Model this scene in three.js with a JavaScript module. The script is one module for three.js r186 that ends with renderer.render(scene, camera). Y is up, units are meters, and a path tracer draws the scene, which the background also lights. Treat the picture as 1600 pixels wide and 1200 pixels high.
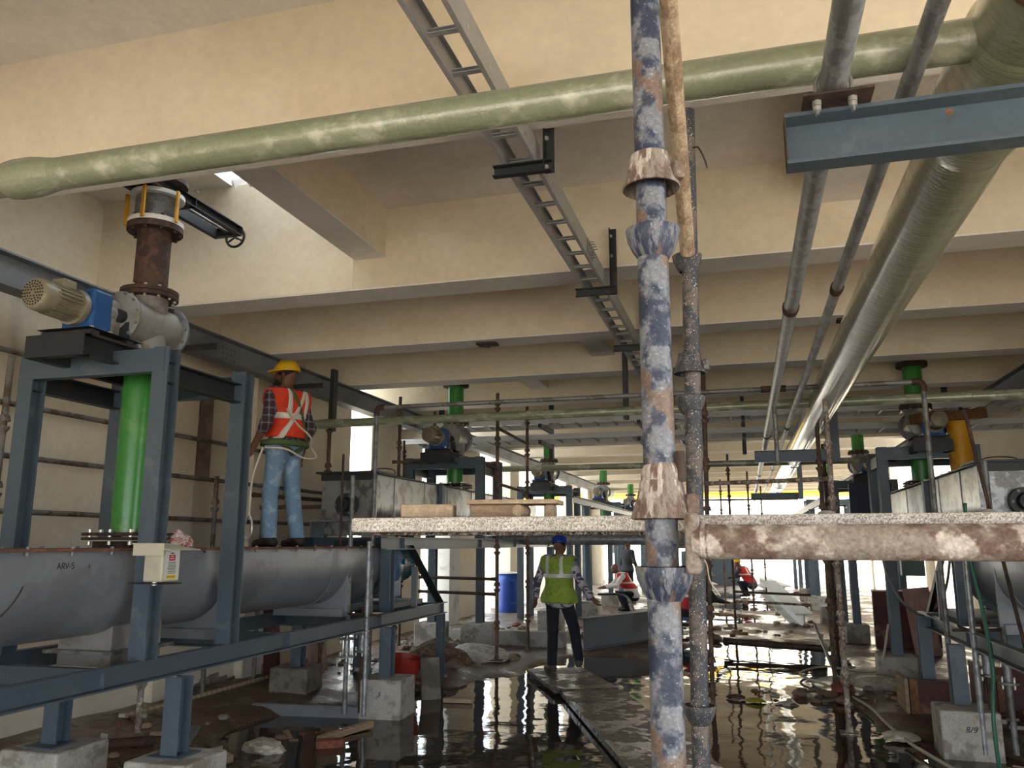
import * as THREE from 'three';
import { mergeGeometries } from 'three/addons/utils/BufferGeometryUtils.js';
import { RoundedBoxGeometry } from 'three/addons/geometries/RoundedBoxGeometry.js';

// ---------------------------------------------------------------- camera, sky, sun, exposure
// World: x to the right, y up, depth D runs into the hall (z = -D). Eye height 1.6 m.
const scene = new THREE.Scene();
const camera = new THREE.PerspectiveCamera(50.23, 4 / 3, 0.05, 400);
camera.position.set(0, 1.6, 0);
camera.lookAt(-2.6526, 1.6 + 1.9095, -9.4508);
const renderer = new THREE.WebGLRenderer();
renderer.toneMapping = THREE.LinearToneMapping;
renderer.toneMappingExposure = 2.4;
renderer.shadowMap.enabled = true;
scene.background = new THREE.Color().setRGB(0.80, 0.90, 1.0);        // even hazy sky
scene.backgroundIntensity = 2.4;
scene.environment = null;
const sun = new THREE.DirectionalLight(new THREE.Color().setRGB(1.0, 0.93, 0.83), 13);
sun.position.set(14, 30, 21);                                         // high, from behind the camera and to the right
sun.target.position.set(0, 0, -8);
sun.castShadow = true;
sun.shadow.camera.left = sun.shadow.camera.bottom = -45; sun.shadow.camera.right = sun.shadow.camera.top = 45; sun.shadow.camera.far = 140;
scene.add(sun, sun.target);

// ---------------------------------------------------------------- helpers
function rng(seed) { let a = seed >>> 0; return () => { a = (a + 0x6D2B79F5) | 0; let t = Math.imul(a ^ (a >>> 15), 1 | a); t = (t + Math.imul(t ^ (t >>> 7), 61 | t)) ^ t; return ((t ^ (t >>> 14)) >>> 0) / 4294967296; }; }
const rnd = rng(20240611);
const V = (X, Y, D) => new THREE.Vector3(X, Y, -D);
const v3 = (p) => (p.isVector3 ? p.clone() : V(...p));
const lerp = (a, b, t) => a + (b - a) * t, clamp = (x, a = 0, b = 1) => Math.min(b, Math.max(a, x));
const sstep = (a, b, x) => { const t = clamp((x - a) / (b - a)); return t * t * (3 - 2 * t); };

const taken = {};
function numbered(n) { const k = (taken[n] = (taken[n] ?? -1) + 1); return k ? n + '_' + String(k).padStart(3, '0') : n; }
const shadows = (m) => { m.castShadow = m.receiveShadow = true; return m; };
// a thing: a Group at its base; parts are given in world [X, Y, D] and moved into the group
function thing(name, label, category, base = [0, 0, 0], group) {
  const o = new THREE.Group(); o.name = numbered(name); scene.add(o);
  o.position.copy(V(...base)); o.userData = { label, category };
  if (group) o.userData.group = group;
  return o;
}
function flat(g) {                                                    // only position, normal, uv, not indexed
  let h = g.index ? g.toNonIndexed() : g;
  for (const k of Object.keys(h.attributes)) if (!['position', 'normal', 'uv', 'color'].includes(k)) h.deleteAttribute(k);
  h.morphAttributes = {}; h.clearGroups?.();
  return h;
}
const merge = (gs) => { gs = [gs].flat(9).filter(Boolean); return gs.length === 1 ? gs[0] : mergeGeometries(gs.map(flat), false); };
function part(parent, name, geos, m) {
  const g = merge(geos).clone();
  let off = new THREE.Vector3(); for (let p = parent; p && p !== scene; p = p.parent) off.add(p.position);
  g.translate(-off.x, -off.y, -off.z);
  const o = shadows(new THREE.Mesh(g, m)); o.name = name; parent.add(o); return o;
}
function parts(parent, name, geos, m) { return geos.map((g) => part(parent, name, g, m)); }
function single(name, label, category, geos, m, group) {              // a thing that is one mesh
  const g = merge(geos).clone(); g.computeBoundingBox(); const b = g.boundingBox, c = b.getCenter(new THREE.Vector3()); c.y = b.min.y;
  g.translate(-c.x, -c.y, -c.z);
  const o = shadows(new THREE.Mesh(g, m)); o.name = numbered(name); o.position.copy(c); scene.add(o);
  o.userData = { label, category }; if (group) o.userData.group = group;
  return o;
}
function struct(name, geos, m, parent) {
  const o = shadows(new THREE.Mesh(merge(geos), m)); o.name = parent ? name : numbered(name);
  (parent || scene).add(o); if (!parent) o.userData = { kind: 'structure' };
  return o;
}
function copyThing(root, dX, dY, dD, label, group) {
  const r = root.clone(); r.name = numbered(root.name.replace(/_\d{3}$/, '')); r.userData = { ...root.userData, label }; if (group) r.userData.group = group;
  r.position.add(V(dX, dY, dD)); scene.add(r); return r;
}
let uvShift = 0;
function buv(g) {                                                     // box-projected uv in metres
  g = flat(g); const p = g.attributes.position, uv = new Float32Array(p.count * 2), a = new THREE.Vector3(), b = new THREE.Vector3(), c = new THREE.Vector3();
  uvShift = (uvShift + 0.377) % 7; const s = uvShift;
  for (let i = 0; i < p.count; i += 3) {
    a.fromBufferAttribute(p, i); b.fromBufferAttribute(p, i + 1); c.fromBufferAttribute(p, i + 2);
    const n = b.clone().sub(a).cross(c.clone().sub(a)), x = Math.abs(n.x), y = Math.abs(n.y), z = Math.abs(n.z);
    [a, b, c].forEach((q, k) => { const [u, w] = x >= y && x >= z ? [q.z, q.y] : y >= z ? [q.x, q.z] : [q.x, q.y]; uv[(i + k) * 2] = u + s; uv[(i + k) * 2 + 1] = w + s * 0.7; });
  }
  g.setAttribute('uv', new THREE.BufferAttribute(uv, 2)); return g;
}
function box(X, Y, D, w, h, d, ry = 0, rx = 0, rz = 0) { const g = new THREE.BoxGeometry(w, h, d); const q = buv(g); q.applyMatrix4(new THREE.Matrix4().makeRotationFromEuler(new THREE.Euler(rx, ry, rz))); q.translate(X, Y, -D); return q; }
function rbox(X, Y, D, w, h, d, r = 0.01, ry = 0, rx = 0, rz = 0) { const q = buv(new RoundedBoxGeometry(w, h, d, 2, Math.min(r, w / 2.1, h / 2.1, d / 2.1))); q.applyMatrix4(new THREE.Matrix4().makeRotationFromEuler(new THREE.Euler(rx, ry, rz))); q.translate(X, Y, -D); return q; }
function span(X0, X1, Y0, Y1, D0, D1) { return box((X0 + X1) / 2, (Y0 + Y1) / 2, (D0 + D1) / 2, Math.abs(X1 - X0), Math.abs(Y1 - Y0), Math.abs(D1 - D0)); }
function cyl(p0, p1, r0, r1 = r0, seg = 20, open = false) {
  const a = v3(p0), b = v3(p1), d = b.clone().sub(a), L = d.length(); const g = new THREE.CylinderGeometry(r1, r0, L, seg, 1, open); g.rotateY(Math.PI);
  const uv = g.attributes.uv; uvShift = (uvShift + 0.377) % 7; for (let i = 0; i < uv.count; i++) uv.setXY(i, uv.getX(i) * 6.283 * Math.max(r0, r1) + uvShift, uv.getY(i) * L + uvShift);
  g.applyQuaternion(new THREE.Quaternion().setFromUnitVectors(new THREE.Vector3(0, 1, 0), d.clone().normalize()));
  const m = a.add(b).multiplyScalar(0.5); g.translate(m.x, m.y, m.z); return flat(g);
}
function lathe(prof, p0, dir, seg = 28) {                             // prof [[r, along]...] round the axis from p0 along dir [X,Y,D]
  const g = new THREE.LatheGeometry(prof.map(([r, y]) => new THREE.Vector2(Math.max(r, 1e-4), y)), seg); g.rotateY(Math.PI);
  const uv = g.attributes.uv, P = g.attributes.position; for (let i = 0; i < uv.count; i++) uv.setXY(i, uv.getX(i) * 6.283 * 0.1, P.getY(i));
  const a = v3(p0), d = V(...dir).normalize(); g.applyQuaternion(new THREE.Quaternion().setFromUnitVectors(new THREE.Vector3(0, 1, 0), d)); g.translate(a.x, a.y, a.z); return flat(g);
}
function tube(pts, r, seg = 40, rs = 8, closed = false) { const c = new THREE.CatmullRomCurve3(pts.map(v3), closed, 'centripetal'); const g = new THREE.TubeGeometry(c, seg, r, rs, closed); const L = c.getLength(), uv = g.attributes.uv; for (let i = 0; i < uv.count; i++) uv.setXY(i, uv.getX(i) * L, uv.getY(i) * 6.283 * r); return flat(g); }
function extr(poly, p0, p1, up = [0, 1, 0]) {                         // polygon [u, v] swept from p0 to p1; v lies along up
  const a = v3(p0), b = v3(p1), d = b.clone().sub(a).normalize(), r = d.clone().cross(V(...up)).normalize(), w = r.clone().cross(d).normalize();
  const P = (q, o) => o.clone().addScaledVector(r, q[0]).addScaledVector(w, q[1]); const pos = []; const push = (...l) => l.forEach((q) => pos.push(q.x, q.y, q.z));
  const n = poly.length; let area = 0; for (let i = 0; i < n; i++) { const [x, y] = poly[i], [x2, y2] = poly[(i + 1) % n]; area += x * y2 - x2 * y; }
  const pl = area < 0 ? [...poly].reverse() : poly;
  for (let i = 0; i < n; i++) { const A = P(pl[i], a), B = P(pl[(i + 1) % n], a), C = P(pl[(i + 1) % n], b), E = P(pl[i], b); push(A, C, B, A, E, C); }
  const v2 = pl.map((q) => new THREE.Vector2(...q));
  for (const t of THREE.ShapeUtils.triangulateShape(v2, [])) { push(P(pl[t[0]], a), P(pl[t[1]], a), P(pl[t[2]], a)); push(P(pl[t[0]], b), P(pl[t[2]], b), P(pl[t[1]], b)); }
  const g = new THREE.BufferGeometry(); g.setAttribute('position', new THREE.Float32BufferAttribute(pos, 3));
  const q = pos; for (let i = 0; i < q.length; i += 9) { for (let k = 0; k < 3; k++) { const t = q[i + 3 + k]; q[i + 3 + k] = q[i + 6 + k]; q[i + 6 + k] = t; } }
  g.setAttribute('position', new THREE.Float32BufferAttribute(q, 3)); g.computeVertexNormals(); return buv(g);
}
const secI = (h, b, tw, tf) => [[-b / 2, -h / 2], [b / 2, -h / 2], [b / 2, -h / 2 + tf], [tw / 2, -h / 2 + tf], [tw / 2, h / 2 - tf], [b / 2, h / 2 - tf], [b / 2, h / 2], [-b / 2, h / 2], [-b / 2, h / 2 - tf], [-tw / 2, h / 2 - tf], [-tw / 2, -h / 2 + tf], [-b / 2, -h / 2 + tf]];
const secC = (h, b, tw, tf, s = 1) => [[0, -h / 2], [b, -h / 2], [b, -h / 2 + tf], [tw, -h / 2 + tf], [tw, h / 2 - tf], [b, h / 2 - tf], [b, h / 2], [0, h / 2]].map(([u, v]) => [(u - b / 2) * s, v]);   // opens to +u (s = 1)
const secL = (a, b, t, s = 1) => [[0, 0], [b, 0], [b, t], [t, t], [t, a], [0, a]].map(([u, v]) => [u * s, v]);
const bolt = (p, dir, r = 0.012, h = 0.012) => { const a = v3(p), b = a.clone().addScaledVector(V(...dir).normalize(), h); return cyl(a, b, r, r, 6); };
function ring(cX, cY, cD, R, n, f, axis = 'y', a0 = 0) { const out = []; for (let i = 0; i < n; i++) { const t = a0 + (i / n) * 6.2832, c = Math.cos(t) * R, s = Math.sin(t) * R; out.push(axis === 'y' ? f([cX + c, cY, cD + s], i) : axis === 'd' ? f([cX + c, cY + s, cD], i) : f([cX, cY + c, cD + s], i)); } return out; }

// ---------------------------------------------------------------- procedural textures
function fbm(n, base, oct, seed, gain = 0.5) {                        // periodic value noise, 0..1
  const out = new Float32Array(n * n), R = rng(seed); let amp = 1, tot = 0;
  for (let o = 0; o < oct; o++) {
    const m = base << o, L = new Float32Array(m * m); for (let i = 0; i < m * m; i++) L[i] = R();
    for (let y = 0; y < n; y++) { const fy = (y / n) * m, y0 = fy | 0; let ty = fy - y0; ty = ty * ty * (3 - 2 * ty); const r0 = (y0 % m) * m, r1 = ((y0 + 1) % m) * m;
      for (let x = 0; x < n; x++) { const fx = (x / n) * m, x0 = fx | 0; let tx = fx - x0; tx = tx * tx * (3 - 2 * tx); const x1 = (x0 + 1) % m, xx = x0 % m;
        out[y * n + x] += amp * lerp(lerp(L[r0 + xx], L[r0 + x1], tx), lerp(L[r1 + xx], L[r1 + x1], tx), ty); } }
    tot += amp; amp *= gain;
  }
  let lo = 9, hi = -9; for (const v of out) { if (v < lo) lo = v; if (v > hi) hi = v; } for (let i = 0; i < out.length; i++) out[i] = (out[i] - lo) / (hi - lo); return out;
}
const N = 512, nA = fbm(N, 4, 6, 11, 0.55), nB = fbm(N, 8, 6, 23, 0.6), nC = fbm(N, 64, 3, 37, 0.7), nD = fbm(N, 3, 4, 51, 0.5), nW = fbm(N, 128, 2, 77, 0.8);
const at = (a, x, y) => a[((y | 0) & (N - 1)) * N + ((x | 0) & (N - 1))];
function dataTex(fn, metres, srgb = true, my = metres) {
  const d = new Uint8Array(N * N * 4);
  for (let y = 0; y < N; y++) for (let x = 0; x < N; x++) { const c = fn(x, y), i = (y * N + x) * 4; d[i] = clamp(c[0], 0, 255); d[i + 1] = clamp(c[1], 0, 255); d[i + 2] = clamp(c[2], 0, 255); d[i + 3] = 255; }
  const t = new THREE.DataTexture(d, N, N); t.wrapS = t.wrapT = THREE.RepeatWrapping; t.magFilter = THREE.LinearFilter; t.minFilter = THREE.LinearMipmapLinearFilter; t.generateMipmaps = true;
  if (srgb) t.colorSpace = THREE.SRGBColorSpace; t.repeat.set(1 / metres, 1 / my); t.needsUpdate = true; return t;
}
const mix3 = (a, b, t) => [lerp(a[0], b[0], t), lerp(a[1], b[1], t), lerp(a[2], b[2], t)];
const mul3 = (a, k) => [a[0] * k, a[1] * k, a[2] * k];
const grey = (fn, m) => dataTex((x, y) => { const v = fn(x, y) * 255; return [v, v, v]; }, m, false);
const bumpFine = grey((x, y) => at(nC, x, y) * 0.6 + at(nB, x, y) * 0.4, 0.4), bumpCoarse = grey((x, y) => at(nA, x, y) * 0.6 + at(nC, x, y) * 0.4, 0.8);
const std = (o) => new THREE.MeshStandardMaterial(o), phy = (o) => new THREE.MeshPhysicalMaterial(o);
// a painted or plain surface: base colour with a second colour in patches, and grain
function surf(base, patch, amount, metres, o = {}, grain = 0.05, src = nA) {
  const map = dataTex((x, y) => { const p = sstep(1 - amount - 0.12, 1 - amount + 0.12, at(src, x, y)); const k = 1 + (at(nC, x * 1.0, y) - 0.5) * grain * 2 + (at(nB, x + 99, y + 31) - 0.5) * grain; return mul3(mix3(base, patch, p), k); }, metres);
  return std({ map, roughness: 0.8, ...o });
}
const M = {
  cream: surf([230, 219, 197], [225, 212, 187], 0.5, 3.2, { roughness: 0.85, bumpMap: bumpCoarse, bumpScale: 0.0015 }, 0.03),
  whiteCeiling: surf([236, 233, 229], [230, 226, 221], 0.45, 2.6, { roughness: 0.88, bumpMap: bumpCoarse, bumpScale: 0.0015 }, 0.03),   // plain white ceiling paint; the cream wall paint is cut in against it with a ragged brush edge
  whitewash: surf([222, 222, 216], [196, 192, 182], 0.3, 1.5, { roughness: 0.85 }, 0.05),
  render: surf([150, 136, 122], [128, 112, 98], 0.5, 0.9, { roughness: 0.95, bumpMap: bumpCoarse, bumpScale: 0.004 }, 0.1),
  paleGround: surf([190, 182, 168], [168, 156, 138], 0.5, 6, { roughness: 0.95 }, 0.08),
  steel: surf([82, 97, 109], [100, 110, 118], 0.28, 0.9, { roughness: 0.42, metalness: 0.15, bumpMap: bumpFine, bumpScale: 0.0004 }, 0.05),
  steelGrey: surf([122, 128, 136], [106, 110, 114], 0.35, 1.6, { roughness: 0.5, metalness: 0.15 }, 0.04),
  steelDark: surf([46, 52, 58], [70, 60, 50], 0.25, 0.5, { roughness: 0.5, metalness: 0.2 }, 0.08),
  galv: surf([158, 163, 168], [132, 135, 138], 0.45, 0.35, { roughness: 0.38, metalness: 0.3, bumpMap: bumpFine, bumpScale: 0.0004 }, 0.09, nB),
  galvDull: surf([132, 136, 138], [104, 102, 98], 0.4, 0.5, { roughness: 0.5, metalness: 0.25 }, 0.1, nB),
  trayGrey: surf([190, 193, 197], [178, 180, 184], 0.3, 0.8, { roughness: 0.5, metalness: 0.2 }, 0.05),
  bagRed: surf([206, 194, 188], [172, 76, 70], 0.34, 0.12, { roughness: 0.35 }, 0.1, nB),
  cabinet: surf([104, 124, 118], [96, 114, 108], 0.3, 0.4, { roughness: 0.5 }, 0.04),
  trough: surf([150, 156, 165], [134, 138, 146], 0.4, 1.8, { roughness: 0.36, metalness: 0.35, bumpMap: bumpFine, bumpScale: 0.0003 }, 0.03),
  sheet: surf([146, 150, 152], [104, 104, 102], 0.36, 0.9, { roughness: 0.34, metalness: 0.6, bumpMap: bumpCoarse, bumpScale: 0.003 }, 0.05, nB),
  frp: phy({ map: dataTex((x, y) => { const s = at(nB, x * 2, y * 0.25), w = sstep(0.55, 0.85, at(nB, x + 50, y * 0.6)); return mul3(mix3([130, 140, 114], [200, 203, 186], w * 0.7 + s * 0.25), 1 + (at(nC, x, y) - 0.5) * 0.12); }, 0.9), roughness: 0.3, clearcoat: 1, clearcoatRoughness: 0.16, bumpMap: bumpFine, bumpScale: 0.003 }),
  frpMain: phy({ map: dataTex((x, y) => { const s = at(nB, x * 0.5, y * 4), w = sstep(0.6, 0.9, at(nA, x, y)); return mul3(mix3([142, 149, 120], [198, 199, 182], w * 0.6 + s * 0.4), 1 + (at(nC, x, y) - 0.5) * 0.14); }, 0.9), roughness: 0.3, clearcoat: 1, clearcoatRoughness: 0.16, bumpMap: grey((x, y) => at(nB, x * 0.5, y * 5) * 0.7 + at(nC, x, y) * 0.3, 0.7), bumpScale: 0.004 }),
  greenPaint: surf([62, 138, 62], [88, 150, 74], 0.3, 0.7, { roughness: 0.28 }, 0.05),
  rust: surf([82, 60, 49], [60, 44, 37], 0.45, 0.5, { roughness: 0.75, bumpMap: bumpFine, bumpScale: 0.0012 }, 0.16, nB),
  darkRust: surf([58, 46, 40], [84, 58, 42], 0.4, 0.4, { roughness: 0.7, bumpMap: bumpFine, bumpScale: 0.001 }, 0.16, nB),
  rustEdge: surf([142, 92, 66], [104, 78, 64], 0.5, 0.5, { roughness: 0.8 }, 0.15, nB),
  poleBlue: std({ map: dataTex((x, y) => { const a = at(nB, x, y), b = at(nA, x + 130, y), f = at(nC, x, y); let c = mix3([48, 58, 80], [126, 130, 138], sstep(0.34, 0.6, a)); c = mix3(c, [122, 99, 85], sstep(0.54, 0.72, b) * 0.85); c = mix3(c, [176, 172, 166], sstep(0.72, 0.86, f) * 0.7); return mul3(c, 0.8 + f * 0.35); }, 0.26), roughness: 0.5, metalness: 0.1, bumpMap: bumpFine, bumpScale: 0.0016 }),
  poleSpeck: std({ map: dataTex((x, y) => { const a = at(nB, x, y), f = at(nW, x, y); const w = at(nC, x, y); let c = mix3([54, 57, 64], [96, 88, 82], sstep(0.5, 0.75, a)); c = mix3(c, [224, 221, 214], Math.max(sstep(0.7, 0.78, w), sstep(0.8, 0.9, f) * 0.6)); return c; }, 0.24), roughness: 0.6, bumpMap: bumpFine, bumpScale: 0.002 }),
  poleDust: surf([172, 154, 130], [142, 122, 100], 0.4, 0.3, { roughness: 0.9, bumpMap: bumpFine, bumpScale: 0.002 }, 0.2, nB),
  ledger: std({ map: dataTex((x, y) => { const a = at(nB, x, y), b = at(nA, x + 60, y + 200), f = at(nC, x, y); let c = mix3([146, 136, 126], [112, 92, 82], sstep(0.42, 0.62, b)); c = mix3(c, [206, 198, 188], sstep(0.56, 0.76, a) * 0.85); return mul3(c, 0.8 + f * 0.4); }, 0.32), roughness: 0.85, bumpMap: bumpFine, bumpScale: 0.003 }),
  scaff: surf([118, 94, 76], [86, 72, 62], 0.5, 0.6, { roughness: 0.75, metalness: 0.1, bumpMap: bumpFine, bumpScale: 0.001 }, 0.18, nB),
  scaffGrey: surf([120, 116, 110], [92, 78, 66], 0.4, 0.6, { roughness: 0.7, metalness: 0.15 }, 0.16, nB),
  spatter: std({ map: dataTex((x, y) => { const a = at(nC, x, y), b = at(nB, x, y); return mul3(mix3([146, 138, 128], [220, 215, 208], sstep(0.3, 0.6, a)), 0.86 + b * 0.22); }, 0.12), roughness: 0.95, bumpMap: bumpFine, bumpScale: 0.004 }),
  woodOld: std({ map: dataTex((x, y) => { const g = at(nB, x * 0.3, y * 5), f = at(nC, x, y); return mul3(mix3([190, 172, 146], [140, 116, 92], g), 0.85 + f * 0.25); }, 0.4), roughness: 0.9, bumpMap: bumpFine, bumpScale: 0.002 }),
  woodWet: std({ map: dataTex((x, y) => { const g = at(nB, x * 4, y * 0.4), f = at(nA, x, y); return mul3(mix3([88, 72, 56], [54, 42, 33], g), 0.6 + f * 0.7); }, 1.2), roughness: 0.5, roughnessMap: dataTex((x, y) => { const v = lerp(90, 255, sstep(0.4, 0.62, at(nB, x + 40, y))); return [v, v, v]; }, 0.8, false), bumpMap: bumpCoarse, bumpScale: 0.014 }),
  woodBrown: surf([132, 96, 66], [110, 76, 50], 0.5, 0.4, { roughness: 0.8 }, 0.12, nB),
  ply: std({ map: dataTex((x, y) => { const g = at(nB, x * 0.5, y * 3), a = at(nA, x, y); let c = mix3([96, 48, 44], [70, 34, 32], g); c = mix3(c, [150, 122, 112], sstep(0.62, 0.85, a) * 0.6); return c; }, 1.1), roughness: 0.6 }),
  plyPink: std({ map: dataTex((x, y) => { const a = at(nA, x, y), g = at(nB, x * 3, y * 0.5); return mix3([142, 100, 96], [186, 160, 150], a * 0.7 + g * 0.3); }, 0.9), roughness: 0.75 }),
  concrete: surf([178, 174, 166], [140, 134, 124], 0.42, 0.7, { roughness: 0.9, bumpMap: bumpCoarse, bumpScale: 0.004 }, 0.1),
  concreteDark: surf([126, 118, 108], [98, 90, 80], 0.45, 0.9, { roughness: 0.85, bumpMap: bumpCoarse, bumpScale: 0.004 }, 0.12),
  mud: std({ map: dataTex((x, y) => { const a = at(nA, x, y), b = at(nB, x, y), f = at(nC, x, y); let c = mix3([80, 62, 48], [118, 96, 76], a); c = mix3(c, [150, 132, 112], sstep(0.7, 0.95, b) * 0.5); return mul3(c, 0.8 + f * 0.4); }, 2.4), roughness: 0.55, roughnessMap: dataTex((x, y) => { const v = lerp(80, 255, sstep(0.3, 0.7, at(nB, x, y))); return [v, v, v]; }, 3.1, false), bumpMap: bumpCoarse, bumpScale: 0.02 }),
  debris: surf([142, 118, 98], [104, 82, 66], 0.5, 0.3, { roughness: 0.95 }, 0.2, nB),
  brick: surf([132, 78, 60], [104, 62, 50], 0.4, 0.2, { roughness: 0.9 }, 0.15, nB),
  plastic: surf([200, 196, 186], [168, 156, 140], 0.4, 0.3, { roughness: 0.45 }, 0.1, nB),
  motorGrey: surf([150, 144, 124], [132, 126, 108], 0.35, 0.3, { roughness: 0.42, metalness: 0.1 }, 0.05),
  valveGrey: surf([150, 150, 148], [132, 128, 122], 0.4, 0.6, { roughness: 0.45, metalness: 0.15 }, 0.05),
  gearBlue: surf([38, 88, 148], [52, 100, 156], 0.3, 0.3, { roughness: 0.35 }, 0.05),
  motorBlue: surf([70, 116, 160], [96, 134, 168], 0.35, 0.4, { roughness: 0.4 }, 0.06),
  motorTeal: surf([70, 112, 116], [50, 86, 92], 0.4, 0.3, { roughness: 0.4 }, 0.06),
  yellow: surf([214, 156, 32], [190, 132, 30], 0.3, 0.4, { roughness: 0.5 }, 0.06),
  yellowBright: surf([244, 212, 40], [230, 196, 40], 0.3, 1, { roughness: 0.6 }, 0.05),
  bright: std({ color: 0xd8d8d4, roughness: 0.3, metalness: 0.7 }),
  black: std({ color: 0x161616, roughness: 0.5 }),
  boxBeige: surf([196, 192, 170], [186, 182, 160], 0.3, 0.3, { roughness: 0.5 }, 0.03),
  blueDrum: surf([36, 76, 168], [90, 120, 180], 0.2, 0.5, { roughness: 0.4 }, 0.06),
  redPlastic: std({ color: 0x9c2a22, roughness: 0.5 }),
  cableWhite: std({ color: 0xbfb9a8, roughness: 0.6 }), cableDark: std({ color: 0x2a2a28, roughness: 0.6 }), hoseGreen: std({ color: 0x2f6a58, roughness: 0.45 }),
  leaf: std({ color: 0x9a9630, roughness: 0.7 }),
};
M.water = phy({ color: new THREE.Color().setRGB(0.055, 0.038, 0.024), roughness: 0.03, ior: 1.333, specularIntensity: 1, bumpMap: grey((x, y) => at(nD, x, y) * 0.8 + at(nA, x, y) * 0.2, 3.5), bumpScale: 0.013 });
// ---------------------------------------------------------------- the setting
const WL = -5.75, WR = 4.1, SOF = 3.7, SLAB = 4.41, FAR = 36, REAR = -6;
const pools = [[-1.5, 7.2, 2.0, 3.6], [-3.6, 6.75, 0.85, 0.95], [0.0, 7.6, 1.15, 4.2], [0.1, 12.4, 1.25, 1.9], [-2.0, 11.0, 0.75, 1.2], [-0.7, 18.6, 0.9, 1.2], [0.2, 22.5, 1.0, 1.6], [1.3, 6.6, 0.7, 1.3], [-1.0, 27, 1.2, 2]];
const gn = (x, y) => at(nA, x * 40 + 900, y * 40 + 300) - 0.5;
function groundY(X, D) {
  if (D < 1.5) return 0.03 * sstep(3.5, 1.5, D);
  let q = 9; for (const [a, b, rx, rd] of pools) { const e = Math.hypot((X - a) / rx, (D - b) / rd) + gn(X, D) * 0.5; if (e < q) q = e; }
  let h = lerp(-0.07, 0.035, sstep(0.8, 1.12, q));
  h += gn(X * 1.7 + 3, D * 1.7) * 0.05 + (at(nB, X * 90 + 4000, D * 90) - 0.5) * 0.035;
  h += 0.16 * sstep(0.9, 0.2, Math.hypot((X + 4.0) / 0.9, (D - 9.9) / 1.3)) + 0.05 * sstep(-3.6, -4.8, X) + 0.04 * sstep(1.6, 3, X) + 0.07 * sstep(1, 0.3, Math.hypot((X - 0.75) / 0.8, (D - 9.6) / 0.5));
  return h;
}
{
  const nx = 146, nd = 420, X0 = WL - 0.15, X1 = WR + 0.15, D0 = REAR, D1 = FAR, pos = [], uv = [], idx = [];
  for (let j = 0; j <= nd; j++) for (let i = 0; i <= nx; i++) { const X = lerp(X0, X1, i / nx), D = lerp(D0, D1, j / nd); pos.push(X, groundY(X, D), -D); uv.push(X, D); }
  for (let j = 0; j < nd; j++) for (let i = 0; i < nx; i++) { const a = j * (nx + 1) + i, b = a + 1, c = a + nx + 1, d = c + 1; idx.push(a, b, c, b, d, c); }
  const g = new THREE.BufferGeometry(); g.setAttribute('position', new THREE.Float32BufferAttribute(pos, 3)); g.setAttribute('uv', new THREE.Float32BufferAttribute(uv, 2)); g.setIndex(idx); g.computeVertexNormals();
  struct('floor', g, M.mud);
  const bed = struct('floor_slab', span(WL - 0.2, WR + 0.2, -0.4, -0.16, REAR, FAR), M.concreteDark);
  const w = new THREE.PlaneGeometry(WR - WL, FAR - 1.6); w.rotateX(-Math.PI / 2); w.translate((WL + WR) / 2, 0, -(FAR + 1.6) / 2); const u = w.attributes.uv; for (let i = 0; i < u.count; i++) u.setXY(i, u.getX(i) * (WR - WL), u.getY(i) * FAR);
  const water = struct('floor_water', w, M.water); water.userData = { kind: 'stuff', label: 'brown muddy water standing in pools on the floor', category: 'water' };
  struct('ground_outside', [span(-90, 90, -0.42, -0.06, -70, REAR), span(-90, 90, -0.42, -0.06, FAR, 140), span(-90, WL - 0.2, -0.42, -0.06, REAR, FAR), span(WR + 0.2, 90, -0.42, -0.06, REAR, FAR)], M.paleGround);
}
// ceiling slab with the broken-out shaft opening round the near pipe stack
const HX0 = -5.75, HX1 = -3.1, HD0 = 3.79, HD1 = 6.05;
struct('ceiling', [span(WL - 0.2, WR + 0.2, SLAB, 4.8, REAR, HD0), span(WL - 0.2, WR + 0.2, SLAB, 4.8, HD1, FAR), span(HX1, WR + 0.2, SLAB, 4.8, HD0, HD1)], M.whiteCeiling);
{ // broken concrete along the far lip of the opening
  const lip = scene.getObjectByName('ceiling');
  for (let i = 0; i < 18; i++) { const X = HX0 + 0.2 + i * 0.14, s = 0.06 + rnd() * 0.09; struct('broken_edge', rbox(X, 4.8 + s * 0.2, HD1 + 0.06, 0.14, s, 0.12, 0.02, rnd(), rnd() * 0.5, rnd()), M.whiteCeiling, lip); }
}
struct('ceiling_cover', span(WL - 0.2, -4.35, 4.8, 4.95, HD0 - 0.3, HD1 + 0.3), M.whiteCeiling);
struct('wall_shaft', span(WL, HX1 - 0.0, SOF + 0.012, 4.8, HD1 - 0.006, HD1 - 0.001), M.cream);
struct('wall_left_upper', span(WL - 0.2, WL, SLAB, 4.8, 3.4, 6.4), M.cream);
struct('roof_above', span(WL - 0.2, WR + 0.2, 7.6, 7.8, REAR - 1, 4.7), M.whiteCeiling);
struct('wall_upper', [span(WL - 0.2, WR + 0.2, 4.8, 7.6, REAR - 0.2, REAR), span(WR, WR + 0.2, 4.8, 7.6, REAR, 4.7), span(WL - 0.2, WL, 4.8, 7.6, REAR, 4.7)], M.cream);
const beamD = [-4.3, -1.7, 0.88, 3.46, 6.05, 7.97, 9.92]; for (let d = 11.87; d < 35.6; d += 1.95) beamD.push(d);
beamD.forEach((d) => {
  const b = struct('ceiling_beam', span(WL, WR, SOF + 0.006, SLAB + 0.02, d, d + 0.33), M.cream);
  struct('beam_soffit', span(WL, WR, SOF, SOF + 0.012, d - 0.002, d + 0.332), M.whiteCeiling, b);
});
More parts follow.
